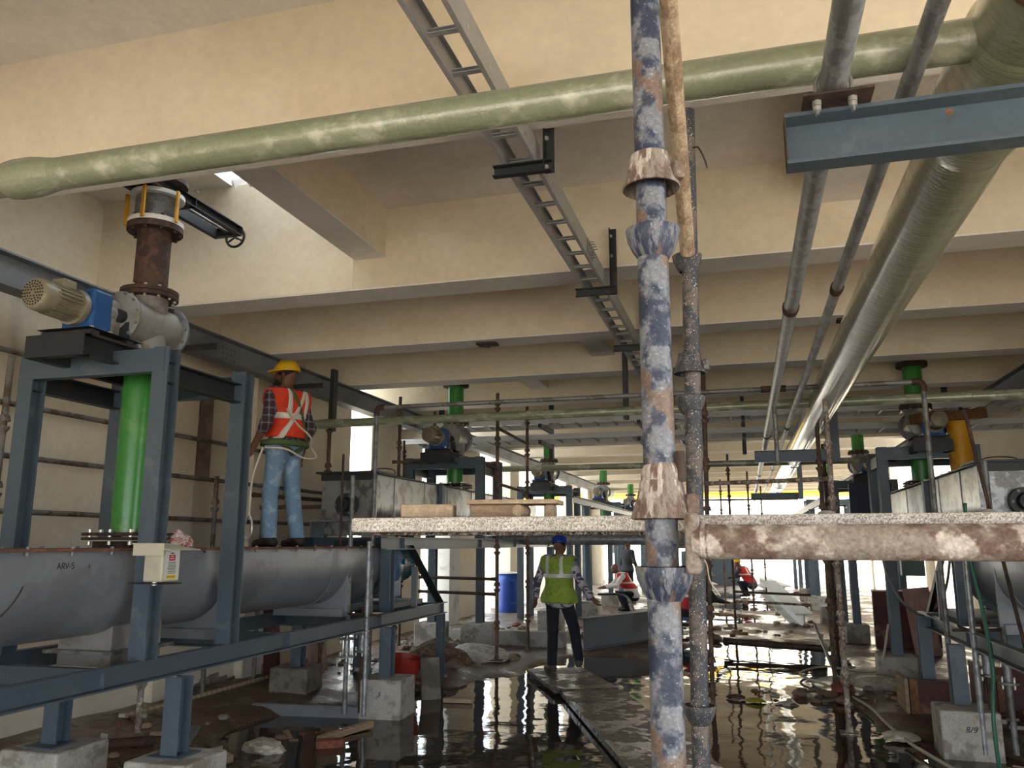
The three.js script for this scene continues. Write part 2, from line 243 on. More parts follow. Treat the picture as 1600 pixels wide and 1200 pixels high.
for (const [X, d0, d1, y] of [[-2.95, 3.79, 6.05, 3.97], [0.8, 3.79, 6.05, 4.05], [-1.6, 8.3, 9.92, 3.9], [2.9, 6.38, 7.97, 3.95], [-2.9, 10.25, 11.87, 3.9]]) {
  const b = struct('ceiling_rib', span(X - 0.14, X + 0.14, y + 0.006, SLAB + 0.02, d0 - 0.02, d1 + 0.02), M.cream);
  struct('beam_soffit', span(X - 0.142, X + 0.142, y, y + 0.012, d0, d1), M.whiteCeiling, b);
}
// left wall: solid beside the near machine, open bays beyond
const wallL = (d0, d1) => struct('wall_left', span(WL - 0.2, WL, -0.2, SLAB, d0, d1), M.cream);
[[REAR, 11.3], [12.1, 14.3], [16, 17.8], [19.6, 21.2], [23.4, 25], [27.2, 29], [31.2, 35]].forEach(([a, b]) => wallL(a, b));
for (const [d, w, m] of [[2.4, 0.4, M.cream], [4.9, 0.4, M.cream], [7.35, 0.4, M.cream], [8.85, 0.42, M.whitewash], [10.9, 0.5, M.cream]]) {
  const c = struct('wall_left_pier', span(WL, WL + 0.1, -0.1, SOF, d - w / 2, d + w / 2), M.cream);
  if (m === M.whitewash) struct('whitewash_patch', span(WL + 0.1, WL + 0.108, -0.1, 1.35, d - w / 2 + 0.01, d + w / 2 - 0.01), M.whitewash, c);
}
struct('wall_left_patch', span(WL, WL + 0.03, 2.3, 3.3, 7.68, 7.9), M.render);
struct('wall_left_patch', span(WL, WL + 0.025, 1.2, 2.9, 9.15, 9.35), M.render);
{ // peeled render along the foot of the left wall
  const R = rng(5); for (let i = 0; i < 13; i++) { const d = 7.3 + i * 0.16; struct('wall_left_spall', rbox(WL + 0.012, 0.02 + R() * 0.08, d, 0.03, 0.1 + R() * 0.16, 0.16, 0.01, 0, R() * 0.3), M.render, scene.getObjectByName('wall_left')); }
}
// whitewashed piers in the open bays on the left
for (const d of [15.2, 19.4, 23.6, 27.8, 32]) struct('wall_left_column', rbox(WL + 0.1, SOF / 2, d, 0.5, SOF, 0.55, 0.02), d < 16 ? M.whitewash : M.cream);
// right wall
const wallR = (d0, d1, y0 = -0.2, y1 = SLAB) => struct('wall_right', span(WR, WR + 0.2, y0, y1, d0, d1), M.cream);
[[REAR, -2.5], [2.5, 18], [20.5, 22], [24.8, 26.2], [29, 30.4], [33.4, 35]].forEach(([a, b]) => wallR(a, b));
wallR(-2.5, 2.5, 3.1, SLAB); wallR(-2.5, 2.5, -0.2, 0.3);
for (const d of [12.0, 19.2, 23.6, 27.8, 32]) struct('wall_right_column', rbox(WR - 0.15, SOF / 2, d, 0.5, SOF, 0.5, 0.02), M.cream);
struct('wall_rear', span(WL, WR, 3.0, SLAB, REAR, REAR + 0.25), M.cream);
struct('wall_rear_column', [span(WL, WL + 0.4, -0.2, SLAB, REAR, REAR + 0.4), span(WR - 0.4, WR, -0.2, SLAB, REAR, REAR + 0.4)], M.cream);
struct('concrete_kerb', rbox(-3.75, 0.1, 13.05, 1.9, 0.28, 0.2, 0.02), M.concrete);
// outside: yard wall on the left, pale building front and yellow girder at the far end
struct('yard_wall', [span(-16.2, -16, -0.1, 3.2, 4, 60), span(14, 14.2, -0.1, 3.2, 4, 60)], M.whitewash);
{
  const f = struct('far_building', span(-26, 30, -0.1, 9, 62, 62.4), M.whitewash);
  for (let i = 0; i < 9; i++) struct('window', span(-13 + i * 3.1, -12.3 + i * 3.1, 0.9, 1.7, 61.93, 62.02), M.black, f);
  const g = thing('yellow_girder', 'bright yellow horizontal girder outside the far open end of the hall', 'girder', [-1, 3.8, 38.5]);
  part(g, 'girder', extr(secI(0.34, 0.3, 0.02, 0.03), [-13, 3.78, 38.5], [11, 3.78, 38.5]), M.yellowBright);
  for (const X of [-12.5, -4, 3.5, 10.5]) part(g, 'leg', span(X - 0.1, X + 0.1, -0.06, 3.61, 38.4, 38.6), M.steelGrey);
}
// ---------------------------------------------------------------- pipework under the ceiling
{ // near cross pipe of green fibreglass
  const t = thing('fibreglass_pipe', 'long green fibreglass pipe crossing close overhead with a socket joint at its left', 'pipe', [-1.5, 3.02, 2.4]);
  part(t, 'pipe', cyl([-4.6, 3.02, 2.4], [0.74, 3.02, 2.4], 0.062, 0.062, 40), M.frp);
  part(t, 'socket_joint', lathe([[0.062, 0], [0.074, 0.012], [0.079, 0.05], [0.079, 0.13], [0.074, 0.17], [0.068, 0.2], [0.062, 0.24]], [-2.76, 3.02, 2.4], [1, 0, 0], 40), M.frp);
}
{ // main pipe along the hall
  const X = 0.84, Y = 3.03, t = thing('fibreglass_main', 'thick green fibreglass main pipe running down the hall at upper right', 'pipe', [X, Y, 12]);
  part(t, 'pipe', cyl([X, Y, 0.6], [X, Y, 33], 0.15, 0.15, 48), M.frpMain);
  part(t, 'wrapped_joint', lathe([[0.15, 0], [0.163, 0.05], [0.168, 0.2], [0.168, 0.5], [0.16, 0.62], [0.15, 0.68]], [X, Y, 2.35], [0, 0, 1], 40), M.frpMain);
  part(t, 'wrapped_joint', lathe([[0.15, 0], [0.16, 0.04], [0.162, 0.3], [0.15, 0.36]], [X, Y, 13.4], [0, 0, 1], 40), M.frpMain);
  part(t, 'wrapped_joint', lathe([[0.15, 0], [0.16, 0.04], [0.162, 0.3], [0.15, 0.36]], [X, Y, 20.6], [0, 0, 1], 32), M.frpMain);
  for (const [d, n] of [[2.06, 'pipe_clamp'], [14.3, 'pipe_clamp'], [21.2, 'pipe_clamp']]) {   // split strap clamps with bolted ears
    const pts = (s) => { const o = []; for (let i = 0; i <= 14; i++) { const a = 0.22 + (i / 14) * (Math.PI - 0.44); o.push([X - Math.cos(a + Math.PI / 2) * 0.158 * 1 * s, Y + Math.sin(a - Math.PI / 2) * 0.158]); } return o; };
    for (const s of [-1, 1]) {
      const c = []; for (let i = 0; i <= 16; i++) { const a = 0.16 + (i / 16) * (Math.PI - 0.32); c.push([Math.sin(a) * s, Math.cos(a)]); }
      const outer = [], inner = []; for (const [u, v] of c) { outer.push([u * 0.166, v * 0.166]); inner.push([u * 0.1575, v * 0.1575]); }
      const a0 = c[0], a1 = c[16], ear = [[a0[0] * 0.166 + s * 0.004, a0[1] * 0.166 + 0.07], [a0[0] * 0.1575 - s * 0.004, a0[1] * 0.1575 + 0.078]], ear2 = [[a1[0] * 0.1575 - s * 0.004, a1[1] * 0.1575 - 0.078], [a1[0] * 0.166 + s * 0.004, a1[1] * 0.166 - 0.07]];
      part(t, n, extr([...outer, ...ear2.reverse(), ...inner.reverse(), ...ear.reverse()].map(([u, v]) => [u, v]), [X, Y, d - 0.03], [X, Y, d + 0.03]), M.rustEdge);
    }
    part(t, 'clamp_bolt', [cyl([X - 0.07, Y - 0.2, d], [X + 0.07, Y - 0.2, d], 0.008), bolt([X + 0.045, Y - 0.2, d], [1, 0, 0], 0.016, 0.014), bolt([X - 0.045, Y - 0.2, d], [-1, 0, 0], 0.016, 0.014)], M.galvDull);
  }
}
function galvLine(X, Y, r, label) {
  const t = thing('galvanised_pipe', label, 'pipe', [X, Y, 12]);
  part(t, 'pipe', cyl([X, Y, 0.6], [X, Y, 30], r, r, 28), M.galv);
  for (const d of [4.55, 10.2, 16]) part(t, 'coupling', [lathe([[r, 0], [r + 0.007, 0.004], [r + 0.007, 0.05], [r, 0.054]], [X, Y, d], [0, 0, 1], 28), lathe([[r, 0], [r + 0.005, 0.004], [r + 0.005, 0.018], [r, 0.022]], [X, Y, d + 0.07], [0, 0, 1], 28)], M.rust);
  return t;
}
galvLine(0.302, 2.87, 0.038, 'galvanised steel pipe held by a U bolt on the near channel bracket');
galvLine(0.545, 2.96, 0.028, 'thinner galvanised pipe between the U-bolted pipe and the fibreglass main');
{ // pipe brackets: channel arm and hanger
  const arm = (D, hang, label, x1 = 1.3) => {
    const t = thing('pipe_bracket', label, 'bracket', [0.75, 2.75, D]);
    part(t, 'arm', extr(secC(0.155, 0.07, 0.008, 0.012, 1), [0.17, 2.745, D], [x1, 2.745, D]), M.steel);
    if (hang) part(t, 'hanger', extr(secI(0.12, 0.11, 0.008, 0.01), [x1 - 0.05, 2.66, D + 0.03], [x1 - 0.05, SOF, D + 0.03], [0, 0, 1]), M.steel);
    return t;
  };
  const n = arm(2.35, true, 'large blue grey channel bracket overhead at upper right, closest to the viewer', 1.5);
  part(n, 'end_scale', box(0.172, 2.745, 2.355, 0.004, 0.15, 0.06), M.darkRust);
  part(n, 'rust_spot', cyl([0.6, 2.765, 2.3195], [0.6, 2.765, 2.3188], 0.011, 0.011, 14), M.rustEdge);
  arm(11.5, true, 'blue grey channel bracket with hanger post where the main passes mid hall', 1.24);
  arm(21.3, true, 'small dark channel bracket under the main pipe farthest down the hall', 1.4);
  const u = thing('pipe_clip', 'rusty clip plate with U bolt and two bright nuts on near bracket', 'clip', [0.302, 2.82, 2.32]);
  part(u, 'plate', box(0.31, 2.8265, 2.292, 0.185, 0.008, 0.125), M.darkRust);
  const arc = []; for (let i = 0; i <= 12; i++) { const a = Math.PI * (i / 12); arc.push([0.302 - Math.cos(a) * 0.047, 2.87 + Math.sin(a) * 0.047, 2.268]); }
  part(u, 'u_bolt', tube([[0.255, 2.78, 2.268], [0.255, 2.83, 2.268], ...arc, [0.349, 2.83, 2.268], [0.349, 2.78, 2.268]], 0.006, 60), M.galvDull);
  for (const X of [0.255, 0.349]) { const n = part(u, 'nut', cyl([X, 2.822, 2.268], [X, 2.808, 2.268], 0.0135, 0.0135, 6), M.bright); part(n, 'lock_nut', cyl([X, 2.806, 2.268], [X, 2.794, 2.268], 0.0125, 0.0125, 6), M.bright); }
}
{ // far cross pipes
  const t = thing('fibreglass_pipe', 'green fibreglass pipe spanning the hall in front of the second valve towers', 'pipe', [-1, 3.0, 8.85]);
  part(t, 'pipe', cyl([-5.0, 3.02, 8.85], [4.0, 3.02, 8.85], 0.05, 0.05, 24), M.frp);
  for (const X of [-4.9, -2.3, 2.2]) part(t, 'socket_joint', cyl([X, 3.02, 8.85], [X + 0.2, 3.02, 8.85], 0.058, 0.058, 24), M.frp);
  for (const X of [-4.78, -1.2, 2.9]) part(t, 'hanger', extr(secC(0.1, 0.05, 0.007, 0.008), [X, 2.94, 8.93], [X, 3.7, 8.93], [0, 0, 1]), M.steelDark);
  const f = thing('fibreglass_pipe', 'distant green pipe spanning the hall beyond the two ladder trays', 'pipe', [-1, 3.0, 14.6]);
  part(f, 'pipe', cyl([-4.6, 2.95, 14.6], [3.4, 2.95, 14.6], 0.055, 0.055, 20), M.frp);
  const k = thing('galvanised_pipe', 'thin grey pipe portal with rusty elbows standing across the hall', 'pipe', [-1, 0, 7.75]);
  const Y = 2.99, D = 7.75, XL = -3.64, XR = 1.56;
  part(k, 'cross_pipe', cyl([XL + 0.06, Y, D], [XR - 0.06, Y, D], 0.022, 0.022, 18), M.galvDull);
  for (const [X, s] of [[XL, 1], [XR, -1]]) {
    part(k, 'elbow', tube([[X, Y - 0.09, D], [X, Y - 0.03, D], [X + s * 0.03, Y, D], [X + s * 0.09, Y, D]], 0.03, 24, 12), M.rust);
    part(k, 'down_pipe', cyl([X, Y - 0.08, D], [X, 0.12, D], 0.022, 0.022, 18), M.galvDull);
  }
  part(k, 'tee', [cyl([0.2, Y, D], [0.42, Y, D], 0.03, 0.03, 16), cyl([0.31, Y, D], [0.31, Y - 0.09, D], 0.028, 0.028, 16)], M.rust);
  part(k, 'branch', cyl([0.31, Y - 0.08, D], [0.31, 2.3, D], 0.02, 0.02, 16), M.galvDull);
}
// ---------------------------------------------------------------- ladder cable trays
function ladder(t, p0, p1, w, h, step, m = M.trayGrey, holes = true) {                 // rails and rungs from p0 to p1 (axis along D or X), given at the bottom centre
  const alongD = Math.abs(p1[2] - p0[2]) > Math.abs(p1[0] - p0[0]);
  for (const s of [-1, 1]) {
    const o = alongD ? [s * w / 2, h / 2, 0] : [0, h / 2, s * w / 2];
    const a = p0.map((v, i) => v + o[i]), b = p1.map((v, i) => v + o[i]);
    const r = part(t, 'rail', extr(secC(h, 0.022, 0.003, 0.003, alongD ? -s : s), a, b), m);
    if (holes && alongD && s > 0) { const L = p1[2] - p0[2]; for (let d = step * 0.6; d < L; d += step) part(r, 'rung_end', cyl([a[0] + 0.0105, a[1] - 0.02, a[2] + d], [a[0] + 0.0135, a[1] - 0.02, a[2] + d], 0.012, 0.012, 12), M.bright); }
  }
  const L = Math.hypot(p1[0] - p0[0], p1[2] - p0[2]), n = Math.floor(L / step);
  for (let i = 0; i < n; i++) { const q = (i + 0.6) * step / L, X = lerp(p0[0], p1[0], q), D = lerp(p0[2], p1[2], q), Y = p0[1] + h * 0.35; part(t, 'rung', alongD ? extr(secC(0.02, 0.03, 0.003, 0.003), [X - w / 2, Y, D], [X + w / 2, Y, D]) : extr(secC(0.02, 0.03, 0.003, 0.003), [X, Y, D - w / 2], [X, Y, D + w / 2]), m); }
}
{
  const t = thing('cable_tray', 'grey ladder cable tray slanting overhead from the top edge down the hall', 'cable tray', [-1.03, 3.53, 9]);
  ladder(t, [-1.03, 3.532, 0.8], [-1.03, 3.532, 19], 0.155, 0.13, 0.29);
  part(t, 'splice_plate', [box(-0.939, 3.6, 5.35, 0.004, 0.1, 0.22), ...[0, 1, 2, 3].flatMap((i) => [0.03, -0.03].map((y) => cyl([-0.94, 3.6 + y, 5.28 + i * 0.05], [-0.9, 3.6 + y, 5.28 + i * 0.05], 0.004, 0.004, 6)))], M.galv);
  part(t, 'splice_plate', box(-0.939, 3.6, 1.9, 0.004, 0.1, 0.22), M.galv);
  const sup = (D, top, label) => {
    const s = thing('tray_support', label, 'bracket', [-0.9, 3.5, D]);
    part(s, 'upright', extr(secL(0.05, 0.05, 0.005), [-0.9, 3.47, D], [-0.9, top, D], [0, 0, -1]), M.steelDark);
    part(s, 'arm', extr(secC(0.06, 0.04, 0.005, 0.006), [-1.17, 3.499, D - 0.03], [-0.86, 3.499, D - 0.03]), M.steelDark);
    for (const y of [0.06, 0.22]) part(s, 'anchor_bolt', bolt([-0.89, top - y, D - 0.002], [0, 0, -1], 0.013, 0.02), M.bright);
  };
  sup(3.84, 3.72, 'tray support bracket nearest the viewer, below the near green pipe');
  sup(6.02, 4.0, 'tray support bolted high on the pale beam left of the blue pole');
  sup(7.94, 4.0, 'tray support half hidden behind the left edge of the blue pole');
}
for (const [Y, D, label] of [[3.46, 12.85, 'upper of two ladder trays spanning the hall beyond the cross pipe'], [3.2, 12.8, 'lower of two ladder trays spanning the hall beyond the cross pipe']]) {
  const t = thing('cable_tray', label, 'cable tray', [-1, Y, D]);
  ladder(t, [-5.4, Y, D], [3.9, Y, D], 0.66, 0.085, 0.3, M.trayGrey, false);
}
for (const [X, lab] of [[-5.0, 'dark hanger post of the ladder trays beside the second left valve tower'], [-3.04, 'dark hanger post of the ladder trays between the left tower and blue pole'], [-1.49, 'dark hanger post of the ladder trays at left edge of blue pole'], [0.05, 'dark hanger post of the ladder trays right of the speckled pole'], [2.95, 'dark hanger post of the ladder trays beside the yellow pipe']]) {
  const s = thing('tray_hanger', lab, 'hanger', [X, 2.9, 13.2]);
  part(s, 'post', extr(secC(0.12, 0.06, 0.008, 0.008), [X, 2.97, 13.28], [X, SLAB, 13.28], [0, 0, 1]), M.steelDark);
  for (const y of [3.165, 3.425]) part(s, 'arm', span(X - 0.025, X + 0.025, y - 0.03, y + 0.03, 12.45, 13.22), M.steelDark);
}
// ---------------------------------------------------------------- grey runway beams along both sides
for (const [X, lab] of [[-5.16, 'long grey steel I beam under the ceiling along the left wall'], [3.36, 'long grey steel I beam under the ceiling along the right wall']]) {
  const t = thing('steel_runway_beam', lab, 'beam', [X, 3.44, 12]), s = X < 0 ? 1 : -1;
  part(t, 'beam', extr(secI(0.255, 0.18, 0.012, 0.014), [X, 3.568, 0.5], [X, 3.568, 34]), M.steelGrey);
  for (const d of X < 0 ? [6.35, 8.35] : [9.2]) {
    part(t, 'side_arm', extr(secL(0.06, 0.06, 0.006), [X + s * 0.06, 3.36, d], [X + s * 0.55, 3.36, d]), M.steelDark);
    part(t, 'side_arm', box(X, 3.42, d, 0.16, 0.05, 0.08), M.steelDark);
  }
  if (X < 0) for (let i = 0; i < 3; i++) for (let j = 0; j < 4; j++) part(t, 'bolt', bolt([X + 0.006, 3.5 + i * 0.055, 7.2 + j * 0.07], [1, 0, 0], 0.012, 0.012), M.galvDull);
}

for (const [X, D, lab] of [[-2.55, 8.12, 'small dark fitting plate under the third beam left of the tray'], [1.05, 8.12, 'small dark fitting plate under the third beam beside the main pipe']]) single('ceiling_fitting', lab, 'fitting', [rbox(X, SOF - 0.014, D, 0.22, 0.025, 0.14, 0.008), cyl([X, SOF - 0.045, D], [X, SOF - 0.02, D], 0.03, 0.04, 16)], M.darkRust);
// ---------------------------------------------------------------- the two machine lines (the right one mirrors the left)
const side = { left: (X) => X, right: (X) => -1.8 - X };
// --- concrete plinths
function plinth(X, D, w, h, label, mark, ry = 0, m = M.concrete) {
  const t = thing('concrete_plinth', label, 'plinth', [X, -0.1, D]);
  part(t, 'block', rbox(X, (h - 0.1) / 2, D, w, h + 0.1, w, 0.018, ry), m);
  if (mark) { const p = part(t, 'pen_mark', new THREE.PlaneGeometry(0.16, 0.1), printMat(mark, 128, 80, (c) => { c.strokeStyle = '#2d3350'; c.fillStyle = '#2d3350'; c.font = 'italic 44px sans-serif'; c.fillText(mark, 22, 52); })); p.position.copy(V(X, h * 0.62, D - w / 2 - 0.0015).sub(t.position)); p.geometry = new THREE.PlaneGeometry(0.16, 0.1); }
  return t;
}
function printMat(key, w, h, draw, o = {}) { const c = document.createElement('canvas'); c.width = w; c.height = h; const x = c.getContext('2d'); x.clearRect(0, 0, w, h); draw(x, w, h); const t = new THREE.CanvasTexture(c); t.colorSpace = THREE.SRGBColorSpace; return std({ map: t, transparent: true, alphaTest: 0.02, roughness: 0.7, ...o }); }
plinth(-3.36, 4.52, 0.42, 0.35, 'pale concrete plinth at the bottom edge under the front leg of near frame');
plinth(-4.29, 4.56, 0.44, 0.35, 'pale concrete plinth at the bottom left corner under the rear leg');
plinth(-3.37, 7.6, 0.42, 0.35, 'grey concrete plinth standing in water under the far left frame leg', 'P 3', 0.06);
plinth(-4.66, 8.15, 0.42, 0.33, 'worn concrete plinth on mud behind the steel channel on the floor', null, 0.1, M.concreteDark);
plinth(1.57, 7.45, 0.42, 0.35, 'pale concrete plinth marked 8/9 at lower right beside the green hose', '8/9', -0.04);
plinth(1.6, 10.75, 0.42, 0.33, 'concrete plinth at right with white bags lying beside it', null, -0.05);
plinth(1.64, 14.7, 0.36, 0.33, 'concrete plinth beside the maroon board stack, right of the floor ledgers');
plinth(-4.02, 12.5, 0.5, 0.4, 'concrete plinth behind the grey bag on the mud bank', null, 0.08);
plinth(-4.7, 12.2, 0.42, 0.42, 'concrete plinth half hidden behind the end post of left frame');
plinth(-3.45, 14.9, 0.42, 0.42, 'concrete plinth just left of the walking worker in green vest');
for (const [X, D, k] of [[-3.4, 18.4, 0], [-3.4, 21.5, 1], [-3.4, 25, 2], [1.6, 18.2, 3], [1.6, 21.5, 4], [1.6, 25, 5]]) plinth(X, D, 0.45, 0.36, ['distant plinth right of the green vest worker', 'small distant plinth under a post near the lying white channel', 'farthest plinth of the left post row', 'distant plinth under the fourth post of right row', 'small plinth under the fifth post of right row', 'farthest plinth of the right post row'][k]);

const colSec = secI(0.115, 0.115, 0.008, 0.011), railSec = (s) => secC(0.125, 0.065, 0.007, 0.01, s);
function post(t, name, X, D, y0, y1, m = M.steel, s = 1) { return part(t, name, extr(s === 1 ? colSec : colSec.map(([u, v]) => [u * s, v * s]), [X, y0, D], [X, y1, D], [0, 0, 1]), m); }

// --- screw conveyor, U-shaped trough
function troughPoly(hw, top, flatH, n = 18, t = 0.006) { const o = [], inn = []; for (let i = 0; i <= n; i++) { const a = Math.PI * (i / n); o.push([Math.cos(a) * hw, top - flatH - Math.sin(a) * hw]); inn.push([Math.cos(a) * (hw - t), top - flatH - Math.sin(a) * (hw - t)]); } return [[hw, top], ...o, [-hw, top], [-(hw - t), top], ...inn.reverse(), [hw - t, top]]; }
function smoothTrough(cX, d0, d1, hw, top, flatH) {                 // smooth-shaded outer skin
  const pos = [], uv = [], idx = [], n = 26; const pr = [[hw, top], [hw, top - flatH]]; for (let i = 1; i < n; i++) { const a = Math.PI * (i / n); pr.push([Math.cos(a) * hw, top - flatH - Math.sin(a) * hw]); } pr.push([-hw, top - flatH], [-hw, top]);
  let L = 0; pr.forEach(([u, v], i) => { if (i) L += Math.hypot(u - pr[i - 1][0], v - pr[i - 1][1]); for (const d of [d0, d1]) { pos.push(cX + u, v, -d); uv.push(d, L); } });
  for (let i = 0; i < pr.length - 1; i++) { const a = i * 2; idx.push(a, a + 1, a + 2, a + 1, a + 3, a + 2); }
  const g = new THREE.BufferGeometry(); g.setAttribute('position', new THREE.Float32BufferAttribute(pos, 3)); g.setAttribute('uv', new THREE.Float32BufferAttribute(uv, 2)); g.setIndex(idx); g.computeVertexNormals(); return flat(g);
}
function lowConveyor(S, label, d0) {
  const f = side[S], c = f(-4.0), hw = 0.38, top = 1.56, fl = 0.14, t = thing('screw_conveyor', label, 'conveyor', [c, 1.0, 6]);
  part(t, 'trough', smoothTrough(c, d0, 8.0, hw, top, fl), M.trough);
  part(t, 'trough_inner', extr(troughPoly(hw - 0.004, top, fl), [c, 0, d0], [c, 0, 8.0]), M.trough);
  part(t, 'flange', [span(c - hw - 0.05, c - hw + 0.01, top - 0.006, top + 0.002, d0, 8), span(c + hw - 0.01, c + hw + 0.05, top - 0.006, top + 0.002, d0, 8)], M.rustEdge);
  part(t, 'cover', span(c - hw - 0.045, c + hw + 0.045, top + 0.002, top + 0.01, d0, 8), M.rustEdge);
  for (let d = d0 + 0.2; d < 7.95; d += 0.3) for (const s of [-1, 1]) part(t, 'bolt', cyl([c + s * (hw + 0.025), top - 0.026, d], [c + s * (hw + 0.025), top + 0.022, d], 0.011, 0.011, 6), M.galvDull);
  for (const d of [2.6, 6.9]) if (d > d0) part(t, 'seam_band', [extr(troughPoly(hw + 0.006, top - 0.02, fl, 26, 0.006), [c, 0, d], [c, 0, d + 0.02])], M.trough);
  // end plate, gearbox and motor at the far end
  const ep = []; for (let i = 0; i <= 20; i++) { const a = Math.PI * (i / 20); ep.push([Math.cos(a) * (hw + 0.06), top - fl - Math.sin(a) * (hw + 0.06)]); }
  part(t, 'end_plate', extr([[hw + 0.06, top + 0.01], ...ep, [-hw - 0.06, top + 0.01]], [c, 0, 8.0], [c, 0, 8.014]), M.steel);
  for (const a of [0.1, 0.45, 0.8, 1.15, 1.57, 1.98, 2.34, 2.69, 3.04]) part(t, 'bolt', bolt([c + Math.cos(a) * (hw + 0.035), top - fl - Math.sin(a) * (hw + 0.035), 8.0], [0, 0, -1], 0.012, 0.012), M.galvDull);
  part(t, 'bearing_box', [box(c, top - fl - 0.02, 8.12, 0.42, 0.46, 0.2)], M.steelDark);
  part(t, 'drive_guard', [cyl([c + 0.05, 1.36, 8.2], [c + 0.05, 1.36, 8.42], 0.27, 0.27, 28), span(c - 0.2, c + 0.3, 1.05, 1.3, 8.2, 8.42)], M.valveGrey);
  const g = part(t, 'gearbox', [lathe([[0.001, 0], [0.26, 0.01], [0.28, 0.05], [0.27, 0.2], [0.2, 0.32], [0.001, 0.34]], [c + 0.06, 1.37, 8.44], [0, 0, 1]), rbox(c + 0.06, 1.16, 8.6, 0.42, 0.3, 0.24, 0.02), lathe([[0.02, 0], [0.045, 0], [0.045, 0.02], [0.02, 0.02]], [c + 0.06, 1.66, 8.5], [0, 0, 1])], M.motorBlue);
  part(g, 'oil_plug', cyl([c + 0.3, 1.4, 8.62], [c + 0.36, 1.4, 8.62], 0.03), M.gearBlue);
  const fins = []; for (let i = 0; i < 24; i++) { const a = (i / 24) * 6.283; fins.push(box(c + 0.06 + Math.cos(a) * 0.175, 1.36 + Math.sin(a) * 0.175, 8.98, 0.03, 0.006, 0.3, 0, 0, a)); }
  const mo = part(t, 'motor', [cyl([c + 0.06, 1.36, 8.75], [c + 0.06, 1.36, 9.14], 0.165, 0.165, 32), cyl([c + 0.06, 1.36, 9.14], [c + 0.06, 1.36, 9.24], 0.195, 0.17, 32), cyl([c + 0.06, 1.36, 8.74], [c + 0.06, 1.36, 8.78], 0.21, 0.21, 32), ...fins], M.motorTeal);
  part(mo, 'terminal_box', rbox(c + 0.06, 1.57, 8.95, 0.16, 0.12, 0.16, 0.015), M.motorTeal);
  // outlet and saddles below the trough
  for (const d of [5.3, 7.2].filter((q) => q > d0)) part(t, 'saddle', [span(c - 0.36, c + 0.36, 0.93, 1.0, d - 0.06, d + 0.06), extr([[-0.38, 0.98], [0.38, 0.98], [0.38, 1.3], ...Array.from({ length: 13 }, (_, i) => { const a = -(i / 12) * Math.PI; return [Math.cos(a) * 0.385, 1.42 + Math.sin(a) * 0.385]; }), [-0.38, 1.3]], [c, 0, d - 0.006], [c, 0, d + 0.006])], M.trough);
  part(t, 'outlet', [span(c - 0.2, c + 0.2, 0.85, 1.1, 4.4, 4.85)], M.valveGrey);
  part(t, 'outlet_flange', [span(c - 0.26, c + 0.26, 0.93, 0.95, 4.34, 4.91)], M.galvDull);
  return t;
}
lowConveyor('left', 'long silver grey U trough screw conveyor in left foreground carrying a worker', 1.2);
lowConveyor('right', 'dark silver U trough conveyor at the right edge behind the rusty ledger', 5.2);
{ const t = scene.getObjectByName('screw_conveyor'); // hand-written pen marks on the near trough
  const mk = (txt, Y, D, w, h, font) => { const p = part(t, 'pen_mark', new THREE.PlaneGeometry(w, h), printMat(txt, 256, 96, (c) => { c.fillStyle = '#1c2130'; c.font = font; c.fillText(txt, 10, 66); })); p.rotation.y = Math.PI / 2; p.position.copy(V(-3.6185, Y, D).sub(t.position)); p.geometry = new THREE.PlaneGeometry(w, h); };
  mk('ARV-5', 1.475, 3.82, 0.2, 0.075, '60px sans-serif'); mk('- A', 1.47, 3.99, 0.12, 0.06, '60px sans-serif');
  part(t, 'weld_scar', tube([[-3.619, 1.38, 3.52], [-3.62, 1.34, 3.5], [-3.628, 1.28, 3.46], [-3.66, 1.2, 3.4]], 0.0035, 20, 6), M.darkRust);
}
// --- frame that carries the low conveyor
function lowFrame(S, label, d0) {
  const f = side[S], t = thing('conveyor_frame', label, 'steel frame', [f(-4.0), 0.3, 6]), s = S === 'left' ? 1 : -1;
  part(t, 'front_rail', extr(railSec(s), [f(-3.46), 0.862, d0], [f(-3.46), 0.862, 9.4]), M.steel);
  part(t, 'rear_rail', extr(railSec(-s), [f(-4.55), 0.862, d0], [f(-4.55), 0.862, 9.4]), M.steel);
  for (const d of [3.95, 5.9, 7.6, 9.34].filter((q) => q > d0)) part(t, 'cross_member', extr(railSec(1), [f(-4.55), 0.855, d], [f(-3.46), 0.855, d]), M.steel);
  part(t, 'gusset', extr([[0, 0], [0.4, 0], [0, 0.1]], [f(-4.2), 0.86, 4.1], [f(-4.2), 0.87, 4.1]), M.steel);
  post(t, 'leg', f(-3.38), 4.52, 0.34, 0.8); post(t, 'leg', f(-4.3), 4.56, 0.34, 0.8); post(t, 'leg', f(-3.38), 7.6, 0.34, 0.8); post(t, 'leg', f(-4.62), 8.1, 0.32, 0.8);
  post(t, 'leg', f(-3.48), 9.32, -0.06, 0.8, M.steel, 0.72); post(t, 'leg', f(-4.5), 9.32, -0.05, 0.8);
  for (const X of [-3.38, -4.3]) part(t, 'base_plate', span(f(X) - 0.11, f(X) + 0.11, 0.35, 0.36, 4.41, 4.63), M.steel);
  post(t, 'drive_post', f(-3.55), 7.93, 0.925, 1.66);
  part(t, 'drive_base', [span(f(-4.3), f(-3.62), 0.925, 0.98, 8.0, 9.1)], M.steelGrey);
  part(t, 'brace', extr(secL(0.06, 0.06, 0.006), [f(-3.5), 1.58, 8.35], [f(-3.5), 0.93, 9.3], [1, 0, 0]), M.steelDark);
  part(t, 'guard_post', span(f(-3.53), f(-3.47), 0.925, 1.35, 8.52, 8.56), M.steelGrey);
  return t;
}
lowFrame('left', 'blue grey channel frame on legs under the long left conveyor', 1.2);
